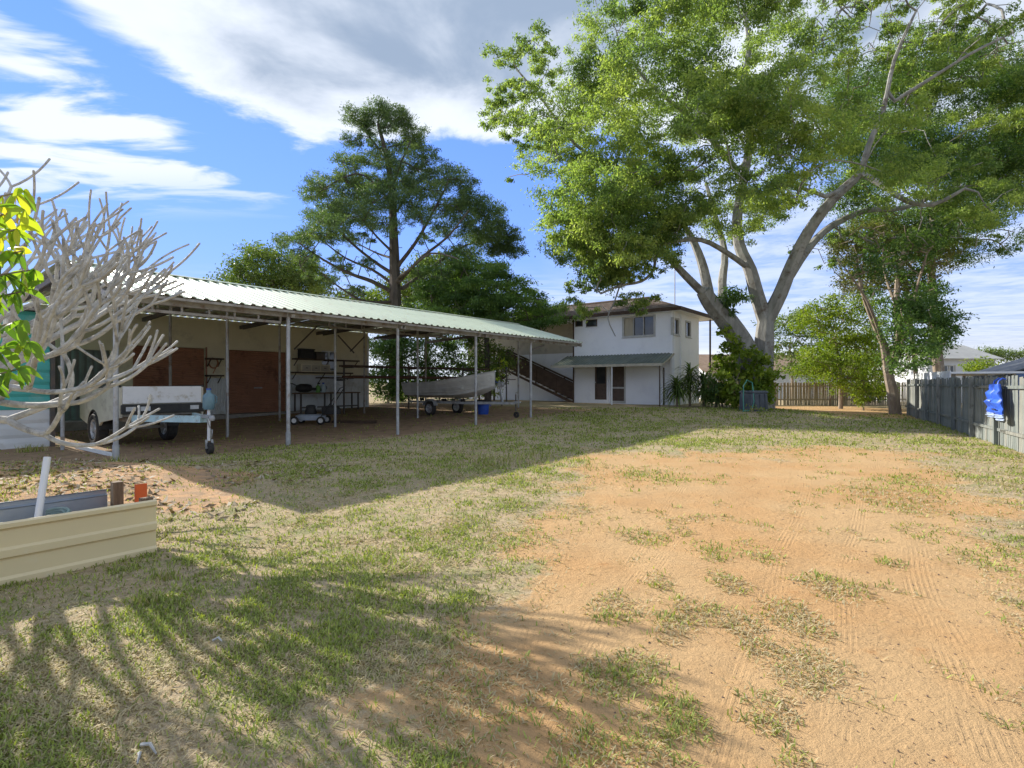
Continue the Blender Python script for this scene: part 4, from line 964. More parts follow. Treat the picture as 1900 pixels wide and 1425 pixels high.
# blue garment on the fence
GP = Vector((FA[0], FA[1], 0))+fd*1.05; nrm = Vector((-fd.y, fd.x, 0))
ga = thing('hanging_blue_jacket', 'bright blue padded jacket hung by its straps on the paling fence', 'jacket', tuple(GP+nrm*.10+Vector((0, 0, .78))), math.atan2(fd.y, fd.x))
M_BLUE = mat('bright blue nylon', (.035, .12, .62), (.025, .085, .48), scale=3, rough=.45, bump=.35, bscale=9)
M_PALEN = mat('pale blue grey nylon', (.42, .50, .66), (.34, .42, .58), scale=4, rough=.6)
ga.scale = (1.55, 1, 1)
def puff(x0, z0, z1, wd, th, lean, m, nm, seed):
    r = random.Random(seed); secs = []
    for i in range(11):
        f = i/10; z = z0+(z1-z0)*f; ww_ = wd*(.55+.55*math.sin(math.pi*min(1, f*.85+.18)))*(1+.08*r.uniform(-1, 1)); tt = th*(.6+.4*math.sin(math.pi*f))*(1+.25*math.sin(i*2.1))
        cx = x0+lean*f; secs.append([(cx+ww_/2*math.cos(a)*(1+.06*r.uniform(-1, 1)), .02+tt/2*math.sin(a)+tt/2, z+.01*r.uniform(-1, 1)) for a in [2*math.pi*k/14 for k in range(14)]])
    return MB().loft(secs).build(nm, m, ga, smooth=True)
puff(-.22, .04, .78, .34, .16, .10, M_BLUE, 'front_panel', 1); puff(.20, .06, .78, .36, .17, -.08, M_BLUE, 'front_panel', 2)
puff(-.23, -.10, .10, .34, .13, .0, M_PALEN, 'hem', 3); puff(.22, -.06, .12, .34, .13, .0, M_PALEN, 'hem', 4)
puff(.0, .10, .70, .30, .08, .0, M_BLUE, 'back_panel', 5)
for x in (-.12, .13): MB().tube([(x, .08, .74), (x*.9, .05, .86), (x*.8, -.03, .93), (x*.8, -.09, .90)], .018, 6).build('strap', M_BLUE, ga, smooth=True)
MB().box(-.30, -.12, .17, .19, .16, .19).build('buckle', M_BLACK, ga)
MB().box(-.02, .16, .17, .19, .36, .39).build('buckle', M_PALEN, ga)

# ------------------------------------------------------------------ neighbours beyond the fences
def gable(name, label, c, ang, Lx, Ly, hw, hr, m_wall, m_roof, ov=.4, wins=(), cat='house'):
    o = thing(name, label, cat, (c[0], c[1], 0), ang)
    MB().loft([[(-Lx/2, -Ly/2, -.2), (Lx/2, -Ly/2, -.2), (Lx/2, -Ly/2, hw), (-Lx/2, -Ly/2, hw)], [(-Lx/2, Ly/2, -.2), (Lx/2, Ly/2, -.2), (Lx/2, Ly/2, hw), (-Lx/2, Ly/2, hw)]]).build('wall', m_wall, o)
    for sgn in (-1, 1):
        MB().loft([[(x, sgn*(Ly/2+ov), hw-.05), (x, 0, hr), (x, 0, hr+.07), (x, sgn*(Ly/2+ov), hw+.02)] for x in (-Lx/2-ov, Lx/2+ov)]).build('roof', m_roof, o)
        MB().add([(sgn*Lx/2, -Ly/2, hw), (sgn*Lx/2, Ly/2, hw), (sgn*Lx/2, 0, hr), (sgn*(Lx/2-.1), -Ly/2, hw), (sgn*(Lx/2-.1), Ly/2, hw), (sgn*(Lx/2-.1), 0, hr)], [(0,1,2),(5,4,3),(0,3,4,1),(1,4,5,2),(2,5,3,0)]).build('gable_wall', m_wall, o)
    for (x, z, wd, hh) in wins:
        f = MB().wall('x', -Ly/2-.05, .045, x-wd/2, x+wd/2, z, z+hh, [(x-wd/2+.08, x-.03, z+.08, z+hh-.08), (x+.03, x+wd/2-.08, z+.08, z+hh-.08)]).build('window', M_FRAME, o)
        for s in (-1, 1): MB().box(x+s*wd*.23-.12, x+s*wd*.23+.12, -Ly/2-.025, -Ly/2-.015, z+.08, z+hh-.08).build('pane', M_GLASS, f)
    return o
M_GREYROOF = mat('pale grey roof', (.46, .45, .42), (.40, .39, .37), scale=1, rough=.5)
M_TANROOF = mat('tan tiled roof', (.36, .25, .17), (.28, .19, .13), scale=2, rough=.8)
M_PALEWALL = mat('pale neighbour wall', (.66, .68, .72), (.60, .62, .66), scale=1, rough=.7)
M_DKROOF = mat('charcoal roof', (.045, .05, .055), (.065, .07, .075), scale=1.5, rough=.5)
gable('neighbour_house', 'pale two storey neighbour house showing grey gable behind the slender tree', (35.5, 46), R(8), 6.2, 6, 3.5, 4.75, M_PALEWALL, M_GREYROOF, wins=((1.5, 2.0, 1.2, 1.0), (-1.2, 2.0, 1.2, 1.0)))
gable('tan_roofed_house', 'low house with a tan roof seen past the far end of the yard', (27, 57), R(4), 17, 8, 2.7, 4.5, M_PALEWALL, M_TANROOF, wins=((-5, 1.0, 1.4, 1.2), (3, 1.0, 1.4, 1.2)))
gable('dark_roofed_shed', 'shed with charcoal roof just beyond the right hand fence', (26.6, 26.5), R(60), 8, 4.6, 2.0, 2.95, mat('blue shed wall', (.16, .26, .52), (.13, .22, .45), scale=1, rough=.6), M_DKROOF, wins=(), cat='shed')
wr_ = thing('white_lean_to', 'white flat lean-to roof just above the far part of the fence', 'lean-to', (FB[0], FB[1], 0), math.atan2(fd.y, fd.x))
MB().box(-7.6, .4, -2.4, -.35, 1.93, 2.0).build('roof', mat('white painted sheet', (.80, .80, .80), (.72, .72, .72), scale=2, rough=.5), wr_)
MB().box(-7.6, .4, -.345, -.32, 1.74, 2.04).build('gutter', M_WHITE, wr_)
for x in (-7.2, -3.6, .1):
    for y in (-.5, -2.2): MB().box(x-.05, x+.05, y-.05, y+.05, -.05, 1.925).build('post', M_STEEL, wr_)
for i, (q, Y, poly, lab) in enumerate(((1812, 38, [(1795,690),(1800,672),(1825,675),(1832,690)], 'rounded green bush above the fence beside the charcoal roof'), (1838, 90, [(1815,665),(1822,648),(1858,650),(1862,668)], 'small far tree on the skyline left of the charcoal roof'), (1890, 90, [(1865,668),(1880,652),(1935,648),(1940,668)], 'far tree on the skyline above the charcoal roof'))):
    shrub('background_bush', lab, q, 705, Y, [(poly, 12)], L_MID if i else L_LIME, 160, .3 if i else .2, .5 if not i else .9, .8 if not i else 1.5, 80+i, cat='bush', group='bushes beyond the fence')

# ------------------------------------------------------------------ wheels
def wheel(parent, c, r, wd, rim_m, ax=(1, 0, 0), spokes=6):
    ax = Vector(ax).normalized(); c = Vector(c)
    ty = MB().lathe([(r*.60, -wd*.42), (r*.72, -wd*.5), (r*.92, -wd*.48), (r, -wd*.34), (r*.99, -wd*.1), (r, 0), (r*.99, wd*.1), (r, wd*.34), (r*.92, wd*.48), (r*.72, wd*.5), (r*.60, wd*.42), (r*.56, 0), (r*.60, -wd*.42)], 28, c, ax).build('tyre', M_RUBBER, parent, smooth=True)
    rm = MB().lathe([(r*.61, -wd*.43), (r*.57, -wd*.40), (r*.52, -wd*.22), (r*.50, wd*.22), (r*.57, wd*.40), (r*.61, wd*.43)], 28, c, ax); a = ax.orthogonal().normalized(); b_ = ax.cross(a)
    rmo = rm.build('rim', rim_m, parent, smooth=True)
    for sgn in (-1, 1):
        for k in range(spokes):
            th = 2*math.pi*k/spokes; d = a*math.cos(th)+b_*math.sin(th)
            MB().beam(c+ax*sgn*wd*.20+d*r*.12, c+ax*sgn*wd*.32+d*r*.55, r*.16, .02, up=ax).build('spoke', rim_m, rmo)
    MB().lathe([(0, -wd*.36), (r*.16, -wd*.36), (r*.2, -wd*.26), (r*.2, wd*.26), (r*.16, wd*.36), (0, wd*.36)], 14, c, ax).build('hub', rim_m, rmo, smooth=True)
M_RIM = mat('pale steel rim', (.56, .58, .62), (.44, .46, .50), scale=8, rough=.4, metal=.4)

# ------------------------------------------------------------------ box trailer made from a utility tray
p = ud(1.55, 4.0); zt = float(g(*p))
tl = thing('box_trailer', 'white tub trailer with pale blue drawbar parked under the near end of the carport', 'trailer', (*p, zt), ANG)
M_TRW = mat('white trailer paint', (.84, .85, .88), (.78, .79, .82), scale=3, rough=.4, c3=(.52, .48, .40), s3=3)
M_TRC = mat('cream trailer paint', (.60, .57, .47), (.52, .49, .40), scale=3, rough=.45, c3=(.40, .36, .30), s3=3)
F_, B_ = -2.0, 1.15
arch = [(.50*math.cos(a), .42+.50*math.sin(a)) for a in np.linspace(math.pi*.93, math.pi*.07, 11)]
side = [(F_, .78), (-.62, .62)]+arch+[(B_, .66), (B_, 1.46), (F_, 1.50)]
for s in (-1, 1):
    MB().loft([[(s*.86, y, z) for y, z in side], [(s*.91, y, z) for y, z in side]]).build('side_panel', M_TRC, tl)
    MB().tube([(s*.90, F_, 1.51), (s*.90, B_, 1.47)], .028, 8).build('top_rail', M_BLACK, tl)
    MB().loft([[(s*.62, .46*math.cos(a), .42+.46*math.sin(a)), (s*.905, .46*math.cos(a), .42+.46*math.sin(a)), (s*.905, .50*math.cos(a), .42+.50*math.sin(a)), (s*.62, .50*math.cos(a), .42+.50*math.sin(a))] for a in np.linspace(0, math.pi, 12)]).build('wheel_arch', M_BLACK, tl)
    wh = bpy.data.objects.new('wheel', None); COL.objects.link(wh); wh.parent = tl
    wheel(wh, (s*.80, 0, .41), .41, .26, M_RIM)
MB().box(-.855, .855, F_-.02, F_+.03, 1.10, 1.51).build('front_board', M_TRW, tl, bevel=.008)
MB().box(-.855, .855, B_-.05, B_, .80, 1.47).build('tailgate', M_TRC, tl, bevel=.008)
MB().box(-.85, .85, F_+.04, B_-.06, .80, .85).build('tray_floor', M_STEEL, tl)
MB().box(-.90, .90, F_-.10, F_-.03, .86, 1.08).build('front_bumper', M_BLACK, tl, bevel=.015)
for x in (-.72, -.42, .66): MB().box(x-.10, x+.10, F_-.108, F_-.101, .93, 1.03).build('marker_plate', M_RIM, tl)
MB().box(-.80, .80, .02, .09, .35, .43).build('axle', M_STEEL, tl)
for s in (-1, 1): MB().beam((s*.5, B_-.1, .72), (s*.62, F_+.1, .70), .06, .12).build('chassis_rail', M_STEEL, tl)
for s in (-1, 1): MB().beam((s*.66, F_-.05, .76), (s*.04, -4.25, .80), .08, .15).build('drawbar', M_PALEBLUE, tl)
MB().beam((0, -4.15, .86), (0, -4.62, .86), .12, .07).build('coupling', M_GALV, tl)
MB().lathe([(0, .06), (.05, .05), (.065, 0), (.05, -.05), (0, -.06)], 12, (0, -4.66, .83)).build('coupling_head', M_GALV, tl, smooth=True)
jk = MB().tube([(.16, -4.12, .30), (.16, -4.12, 1.02)], .032, 10).build('jockey_stand', M_TRW, tl, smooth=True)
MB().lathe([(.05, -.05), (.125, -.045), (.135, 0), (.125, .05), (.05, .05), (.05, -.05)], 18, (.16, -4.16, .135), (1, 0, 0)).build('jockey_wheel', M_RUBBER, jk, smooth=True)
MB().beam((.10, -4.14, .33), (.10, -4.16, .13), .012, .05).build('fork', M_GALV, jk)
MB().beam((.22, -4.14, .33), (.22, -4.16, .13), .012, .05).build('fork', M_GALV, jk)
MB().tube([(0, -4.4, .80), (.05, -4.5, .55), (.12, -4.35, .38), (.20, -4.2, .55)], .012, 6).build('safety_chain', M_GALV, tl, smooth=True)
jug = thing('plastic_jug', 'grey blue plastic jug upside down over the trailer jockey handle', 'jug', tuple(Vector((*ud(1.55+.16, 4.0-4.12), zt+1.0))), ANG)
M_JUG = mat('grey blue plastic', (.16, .27, .32), (.12, .21, .26), scale=6, rough=.35)
MB().lathe([(0, 0), (.10, .0), (.12, .04), (.125, .25), (.11, .32), (.05, .38), (.045, .44), (0, .44)], 16).build('body', M_JUG, jug, smooth=True)
MB().tube([(.10, .0, .12), (.17, 0, .16), (.17, 0, .28), (.08, 0, .34)], .016, 8).build('handle', M_JUG, jug, smooth=True)
MB().lathe([(.05, .44), (.05, .47), (0, .47)], 12).build('cap', M_BLUEP, jug)

# ------------------------------------------------------------------ aluminium boat on its trailer
p = ud(12.9, 3.2); zb = float(g(*p))
bo = thing('dinghy', 'ribbed aluminium dinghy with raised bow resting on a trailer', 'boat', (*p, zb), ANG)
def hull_sec(f, off=0.0):
    y = 2.35-4.7*f; wv = (.78*(1-max(0, (f-.45)/.55)**2.2)+.02)-off; zk = .72+.42*max(0, (f-.6)/.4)**2.0+off; zg = 1.36+.05*f+.42*max(0, (f-.3)/.7)**1.6
    pr = [(0, 0), (.30, .06), (.60, .13), (.80, .20), (.80, .22), (.86, .38), (.885, .40), (.92, .58), (.945, .60), (.97, .78), (.99, .80), (1.0, 1.0)]
    L = [(-wv*a, y, zk+(zg-zk)*b) for a, b in reversed(pr)]; Rr = [(wv*a, y, zk+(zg-zk)*b) for a, b in pr[1:]]
    return L+Rr
fs = list(np.linspace(0, 1, 17))
MB().loft([hull_sec(f) for f in fs], cap=False, close=False).build('hull', M_ALLOY, bo, smooth=True, fix=False)
MB().loft([hull_sec(f, .02) for f in fs[:-1]], cap=False, close=False).build('hull_inside', M_ALLOY, bo, smooth=True, fix=False)
q = hull_sec(0); MB().add([(x, y+dy, z) for dy in (0, -.03) for x, y, z in q], [tuple(range(len(q))), tuple(reversed(range(len(q), 2*len(q))))]).build('transom', M_ALLOY, bo)
for s in (0, -1): MB().tube([hull_sec(f)[s] for f in fs], .028, 8).build('gunwale', M_ALLOY, bo, smooth=True)
for y in (1.2, .1, -1.0): MB().box(-.66, .66, y-.14, y+.14, 1.14, 1.17).build('thwart', M_ALLOY, bo)
for sx in (-1, 1):
    for lv in (3, 5, 7):
        pts = [hull_sec(f)[11+sx*lv] for f in fs[:-1]]
        MB().tube([(x+sx*.008, y, z) for x, y, z in pts], .013, 6).build('strake', M_ALLOY, bo, smooth=True)
bt = thing('boat_trailer', 'galvanised boat trailer with winch post and small jockey wheel', 'trailer', (*p, zb), ANG)
for s in (-1, 1):
    MB().beam((s*.55, 2.1, .55), (s*.45, -1.4, .55), .05, .09).build('side_rail', M_GALV, bt)
    MB().beam((s*.45, -1.4, .55), (s*.04, -3.4, .58), .05, .09).build('drawbar', M_GALV, bt)
    wh = bpy.data.objects.new('wheel', None); COL.objects.link(wh); wh.parent = bt
    wheel(wh, (s*.82, .5, .30), .30, .17, M_RIM, spokes=5)
    MB().loft([[(s*.72, .5+.36*math.cos(a), .32+.36*math.sin(a)), (s*.93, .5+.36*math.cos(a), .32+.36*math.sin(a)), (s*.93, .5+.375*math.cos(a), .32+.375*math.sin(a)), (s*.72, .5+.375*math.cos(a), .32+.375*math.sin(a))] for a in np.linspace(.3, math.pi-.3, 10)]).build('mudguard', M_GALV, bt)
for y in (1.9, .5, -.6): MB().beam((-.55, y, .54), (.55, y, .54), .06, .06).build('cross_member', M_GALV, bt)
for y, h in ((1.9, .70), (.5, .70), (-.6, .72)): MB().lathe([(.02, -.1), (.06, -.09), (.045, 0), (.06, .09), (.02, .1)], 12, (0, y, .635), (1, 0, 0)).build('keel_roller', M_BLACK, bt, smooth=True)
wp = MB().beam((0, -2.75, .56), (0, -2.55, 1.45), .06, .06).build('winch_post', M_GALV, bt)
MB().lathe([(.0, -.08), (.11, -.08), (.11, -.06), (.05, -.05), (.05, .05), (.11, .06), (.11, .08), (0, .08)], 14, (0, -2.66, 1.30), (1, 0, 0)).build('winch_drum', M_GALV, wp, smooth=True)
MB().tube([(.08, -2.66, 1.30), (.2, -2.66, 1.30), (.2, -2.80, 1.42), (.32, -2.80, 1.42)], .014, 6).build('crank', M_BLACK, wp)
MB().tube([(0, -2.62, 1.33), (0, -2.35, 1.42)], .012, 6).build('strap', M_BLUEP, wp)
jk = MB().tube([(.12, -3.3, .26), (.12, -3.3, .92)], .028, 8).build('jockey_stand', M_DARKSTEEL, bt)
MB().lathe([(.04, -.04), (.12, -.035), (.125, 0), (.12, .035), (.04, .04), (.04, -.04)], 16, (.12, -3.33, .125), (1, 0, 0)).build('jockey_wheel', M_RUBBER, jk, smooth=True)
MB().tube([(.12, -3.3, .92), (.12, -3.3, .98), (.24, -3.3, .98)], .014, 6).build('crank', M_GALV, jk)
MB().beam((0, -3.35, .62), (0, -3.62, .62), .09, .06).build('coupling', M_GALV, bt)
# tub and tyre below the bow
p = ud(uu(897, 2.4), 2.4); o = thing('blue_tub', 'bright blue plastic tub on the ground below the dinghy', 'tub', (*p, float(g(*p))))
MB().lathe([(0, .01), (.22, .0), (.26, .40), (.29, .41), (.29, .44), (.25, .44), (.21, .03), (0, .03)], 20).build('body', M_BLUEP, o, smooth=True)
for s in (-1, 1): MB().tube([(s*.28, -.06, .40), (s*.33, -.04, .36), (s*.33, .04, .36), (s*.28, .06, .40)], .012, 6).build('handle', M_BLUEP, o)
p2_ = (p[0], p[1], float(g(*p))+.44); o = thing('spare_tyre', 'black tyre lying across the top of the blue tub', 'tyre', p2_)
MB().lathe([(.20, .02), (.26, .0), (.34, .02), (.37, .08), (.34, .15), (.26, .17), (.20, .15), (.18, .08), (.20, .02)], 24, (0, 0, .012)).build('casing', M_RUBBER, o, smooth=True)

# ------------------------------------------------------------------ work corner at the back of the carport
def cpthing(name, label, cat, u, d, z=None, rz=0, group=None):
    x, y = ud(u, d); return thing(name, label, cat, (x, y, gl(u, d) if z is None else z), ANG+rz, group)
d0 = 9.2; ua, ub = uu(549, d0), uu(662, d0)
wb = cpthing('workbench', 'long narrow workbench standing against the shed wall', 'workbench', ua, d0); zb_ = wb.location.z
MB().box(0, ub-ua, -.30, .30, .84, .90).build('bench_top', M_TIMBER, wb)
for x in (.1, (ub-ua)/2, ub-ua-.1):
    for y in (-.25, .25): MB().box(x-.03, x+.03, y-.03, y+.03, -.25, .838).build('leg', M_DARKSTEEL, wb)
MB().beam((.1, -.25, .25), (ub-ua-.1, -.25, .25), .04, .06).build('stretcher', M_DARKSTEEL, wb)
def on_bench(name, label, cat, q): return cpthing(name, label, cat, uu(q, d0), d0, zb_+.90)
o = on_bench('white_bucket', 'white plastic bucket with dark lid on the right of the workbench', 'bucket', 632)
MB().lathe([(0, 0), (.17, 0), (.20, .52), (.21, .53), (0, .53)], 18).build('pail', M_TRW, o, smooth=True)
MB().lathe([(.22, .535), (.22, .60), (.20, .61), (0, .61)], 18).build('lid', M_BLACK, o, smooth=True)
MB().tube([(.2, 0, .45), (.15, -.2, .30), (-.15, -.2, .30), (-.2, 0, .45)], .008, 5).build('bail', M_GALV, o)
o = on_bench('green_bottle', 'green spray bottle on the workbench beside a pale jug', 'bottle', 590)
MB().lathe([(0, 0), (.10, 0), (.11, .2), (.09, .27), (.03, .33), (.03, .38), (0, .38)], 14).build('body', mat('green plastic', (.16, .38, .08), (.12, .3, .06), rough=.4), o, smooth=True)
MB().beam((-.02, 0, .40), (.10, 0, .41), .04, .05).build('trigger', M_BLACK, o)
o = on_bench('pale_jug', 'pale blue jug with dark cap on the workbench', 'jug', 600)
MB().lathe([(0, 0), (.12, 0), (.13, .24), (.10, .33), (.04, .38), (0, .38)], 14).build('body', mat('pale blue plastic', (.52, .62, .68), (.45, .55, .6), rough=.4), o, smooth=True)
MB().lathe([(.05, .385), (.05, .45), (0, .45)], 12).build('cap', M_BLUEP, o)
MB().tube([(.11, 0, .12), (.18, 0, .16), (.17, 0, .26), (.1, 0, .31)], .014, 6).build('handle', M_BLACK, o)
o = on_bench('outboard_motor', 'black outboard motor lying on the left of the workbench', 'motor', 566)
MB().loft([[(x, .20*r_*math.cos(a), .20+.20*r_*math.sin(a)*(1 if math.sin(a) > 0 else .9)) for a in [2*math.pi*k/14 for k in range(14)]] for x, r_ in ((-.42, .3), (-.38, .7), (-.2, 1), (.1, .98), (.26, .8), (.32, .4))]).build('cowling', M_BLACK, o, smooth=True)
MB().beam((.3, 0, .17), (.85, 0, .12), .09, .12).build('leg', M_BLACK, o)
MB().lathe([(0, -.09), (.05, -.06), (.06, 0), (.05, .12), (0, .16)], 10, (.9, 0, .10), (0, 0, 1)).build('gearcase', M_BLACK, o, smooth=True)
MB().tube([(-.3, .1, .30), (-.45, .25, .40), (-.65, .3, .42)], .025, 6).build('tiller', M_BLACK, o)
# wall shelves
for i, (q0, q1, y, lab) in enumerate(((546, 664, 668, 'upper dark timber shelf on the shed wall'), (543, 652, 692, 'middle dark timber shelf on the shed wall'), (590, 634, 701, 'short lower shelf above the workbench'), (384, 413, 666, 'small shelf high between the two roller doors'), (384, 413, 697, 'small shelf low between the two roller doors'))):
    dd = DW-.26; u0_, u1_ = uu(q0, dd), uu(q1, dd); z = HC+(HY-y)/1000*u_at((q0+q1)/2, dd)[1]
    o = cpthing('wall_shelf', lab, 'shelf', u0_, dd, z, group='shelves on the shed wall')
    MB().box(0, u1_-u0_, -.16, .20, -.03, .03).build('board', M_DKTIMBER, o)
    n = max(2, int((u1_-u0_)/1.2)+1)
    for k in range(n):
        x = .1+(u1_-u0_-.2)*k/(n-1)
        MB().beam((x, .19, -.30), (x, -.10, -.045), .03, .03).build('bracket', M_DKTIMBER, o)
    if i == 0:
        for (x, wd, hh, c_, lb) in ((.25, .7, .40, M_BLACK, 'black crate at the left end of the upper shelf'), (1.05, .45, .28, M_DARKSTEEL, 'low dark toolbox on the upper shelf')):
            b_ = cpthing('storage_crate', lb, 'crate', u0_+x, dd, z+.032)
            MB().box(0, wd, -.13, .15, 0, hh).build('body', c_, b_, bevel=.02); MB().box(-.02, wd+.02, -.15, .17, hh+.002, hh+.05).build('lid', M_BLACK, b_, bevel=.01)
    if i == 1:
        b_ = cpthing('drawer_box', 'cream drawer unit between the two long shelves', 'drawers', u0_+.35, dd, z+.032)
        MB().box(0, 1.5, -.12, .15, 0, .36).build('case', M_CREAM, b_)
        for k in range(3):
            f = MB().box(.05+k*.48, .49+k*.48, -.135, -.122, .04, .32).build('drawer', M_WING, b_); MB().box(.22+k*.48, .32+k*.48, -.155, -.137, .17, .20).build('knob', M_BLACK, f)
q = cpthing('extension_cord', 'coiled orange cord hanging between the two roller doors', 'cord', uu(396, DW-.1), DW-.1, HC+(HY-674)/1000*u_at(396, DW)[1])
pts = [(.17*math.cos(a)*(1+.06*math.sin(a*3.3)), -.02+.03*math.sin(a*.7), .20*math.sin(a)*(1+.05*math.cos(a*2.7))) for a in np.linspace(0, 2*math.pi*5, 90)]
MB().tube(pts+[(.05, -.02, -.25), (-.02, -.02, -.42)], .018, 6).build('coil', mat('faded orange rubber', (.50, .22, .10), (.40, .17, .08), rough=.6), q, smooth=True)
MB().beam((0, .09, .22), (0, -.06, .20), .03, .02).build('hook', M_BLACK, q)
# rack of long timbers along the back row of posts
rk = cpthing('timber_rack', 'rack of long timbers and pipes across the back posts', 'rack', uu(640, 7.1), 7.1)
Lr = uu(952, 7.1)-uu(640, 7.1); r = random.Random(4)
for z in (1.55, 2.02):
    for x in (.2, Lr*.33, Lr*.66, Lr-.2): MB().beam((x, -.35, z), (x, .35, z), .05, .05).build('bracket', M_DARKSTEEL, rk)
for x in (.2, Lr*.33, Lr*.66, Lr-.2): MB().box(x-.03, x+.03, .32, .38, -.2, 2.3).build('upright', M_DARKSTEEL, rk)
for k in range(11):
    z = (1.60, 2.07)[k % 2]+.03*(k//6); x = r.uniform(-.5, .6); y = -.28+.055*k
    MB().beam((x, y, z), (x+Lr*r.uniform(.6, .95), y+r.uniform(-.05, .05), z+r.uniform(-.02, .06)), .05, .05+.03*(k % 3)).build('timber', M_DKTIMBER if k % 3 else mat('reddish timber', (.16, .06, .035), (.12, .05, .03), rough=.8), rk)
# lawn mower
mw = cpthing('lawn_mower', 'push lawn mower with grey deck parked in front of the workbench', 'lawn mower', uu(577, 4.9), 4.9, rz=R(-50)); mw.scale = (1.3,)*3
MB().loft([[(x*.40, y*.26, z) for x, y in [(math.cos(a)*(1 if abs(math.cos(a)) < .8 else 1.05), math.sin(a)) for a in [2*math.pi*k/18 for k in range(18)]]] for z, in ((.12,), (.24,))]+[[(x*.32, y*.20, .28) for x, y in [(math.cos(a), math.sin(a)) for a in [2*math.pi*k/18 for k in range(18)]]]]).build('deck', mat('pale blue grey mower deck', (.46, .52, .62), (.38, .43, .52), rough=.4), mw, smooth=True)
MB().lathe([(0, .28), (.15, .28), (.16, .36), (.13, .44), (.13, .50), (.10, .53), (0, .54)], 18).build('engine', M_BLACK, mw, smooth=True)
MB().box(-.10, .12, .10, .20, .36, .52).build('fuel_tank', M_RIM, mw, bevel=.03)
for x in (-.36, .36):
    for y in (-.27, .27):
        wh = MB().lathe([(.03, -.03), (.10, -.03), (.115, -.02), (.115, .02), (.10, .03), (.03, .03)], 18, (x, y, .115), (0, 1, 0)).build('wheel', M_RUBBER, mw, smooth=True)
        MB().lathe([(0, -.034), (.065, -.034), (.065, .034), (0, .034)], 14, (x, y, .115), (0, 1, 0)).build('hub', M_TRW, wh, smooth=True)
MB().tube([(.34, -.2, .22), (.62, -.2, .62), (.86, -.2, 1.0), (.90, 0, 1.04), (.86, .2, 1.0), (.62, .2, .62), (.34, .2, .22)], .014, 8).build('handle', M_BLACK, mw, smooth=True)
MB().loft([[(x, y*s, z*.9+.28) for y, z in ((-.18, .0), (.18, .0), (.18, .26*s), (-.18, .26*s))] for x, s in ((.34, .8), (.48, 1), (.72, .9), (.80, .6))]).build('catcher', M_BLACK, mw, smooth=True)
# timber offcut
o = cpthing('timber_offcut', 'dark timber offcut lying on the dirt floor beside a post', 'timber', uu(655, 3.9), 3.9, rz=R(-60)); MB().beam((-.8, 0, .05), (.9, .05, .06), .12, .09).build('plank', M_DKTIMBER, o)
o = cpthing('white_batten', 'pale batten lying on the ground by the box trailer wheel', 'batten', .25, 2.2, rz=R(90)); MB().beam((-1.3, 0, .04), (1.3, .05, .04), .09, .06).build('batten', M_WHITE, o)

# ------------------------------------------------------------------ raised garden bed
C = (-3.34, 5.06)
rb = thing('raised_garden_bed', 'cream corrugated metal raised garden bed in the left foreground', 'garden bed', (C[0], C[1], 0), ANG)
M_BEDC = mat('cream coated steel sheet', (.76, .63, .38), (.70, .58, .36), scale=1.2, rough=.38, stretch=(.3, 1, 1), spec=.5, c3=(.74, .68, .52), s3=1.5)
M_BEDG = mat('galvanised steel sheet', (.42, .47, .54), (.34, .39, .46), scale=2, rough=.4, metal=.4)
prof = [(0, -.01), (-.022, .0), (-.022, .055), (.0, .075), (.0, .205), (.010, .215), (-.022, .228), (-.022, .285), (.0, .305), (.0, .435), (.010, .445), (-.022, .458), (-.022, .492), (.0, .505)]
def bedsheet(x0, x1, y, sgn, m, nm, dz=0):
    n = len(prof); mb = MB(); mb.v = [(x, y+sgn*a+dy, z+dz) for dy in (0, .006) for x in (x0, x1) for a, z in prof]
    mb.f = [(i, i+1, n+i+1, n+i) for i in range(n-1)]+[(2*n+i, 3*n+i, 3*n+i+1, 2*n+i+1) for i in range(n-1)]+[(0, n, 3*n, 2*n), (n-1, 3*n-1, 4*n-1, 2*n-1)]
    return mb.build(nm, m, rb, fix=True)
BL = 3.3
bedsheet(-BL, 0, 0, 1, M_BEDC, 'front_sheet'); bedsheet(-BL, -.12, .96, -1, M_BEDG, 'back_sheet', dz=.0)
for x, y, h in ((-.06, .07, .52), (-.06, .88, .58), (-BL+.1, .07, .5), (-BL+.1, .88, .5)): MB().box(x-.045, x+.045, y-.045, y+.045, -.05, h).build('corner_post', M_TIMBER, rb)
MB().box(-.11, -.02, .14, .80, .02, .34).build('end_board', M_TIMBER, rb)
MB().box(-BL, -.12, .02, .93, 0, .20).build('soil', mat('dark garden soil', (.085, .055, .038), (.13, .09, .06), scale=9, rough=1, bump=.6), rb)
MB().box(-.045, .055, .40, .425, .12, .60).build('orange_stake', mat('orange plastic', (.72, .13, .03), (.6, .1, .03), rough=.5), rb)
pp = thing('white_pipe', 'white plastic pipe leaning upright inside the raised bed', 'pipe', (W(62, 950, 4.75).x, 4.75, .15)); a = W(88, 848, 4.95)
MB().tube([(0, 0, 0), (a.x-pp.location.x, a.y-4.75, a.z-.15)], .028, 12).build('tube', M_WHITE, pp, smooth=True)
hs_ = thing('garden_hose', 'green grey hose coiled on the soil inside the raised bed', 'hose', (-4.42, 4.95, .21))
MB().tube([((.26+.03*math.sin(a*1.7))*math.cos(a), (.24)*math.sin(a), .02+.02*a/6+.10*max(0, math.sin(a+.6))) for a in np.linspace(0, 2*math.pi*4, 90)], .016, 7).build('coil', mat('green grey hose', (.20, .30, .27), (.26, .34, .32), rough=.5), hs_, smooth=True)
r = random.Random(9)
for k, (x, y) in enumerate(((-4.75, 4.75), (-4.35, 5.25))):
    strap_plant('garden_weed', ('grassy weed at the left end inside the raised bed', 'grassy weed behind the coil inside the raised bed')[k], 950+1000*x/y, 900, y, .12, 45, .22, 90+k)
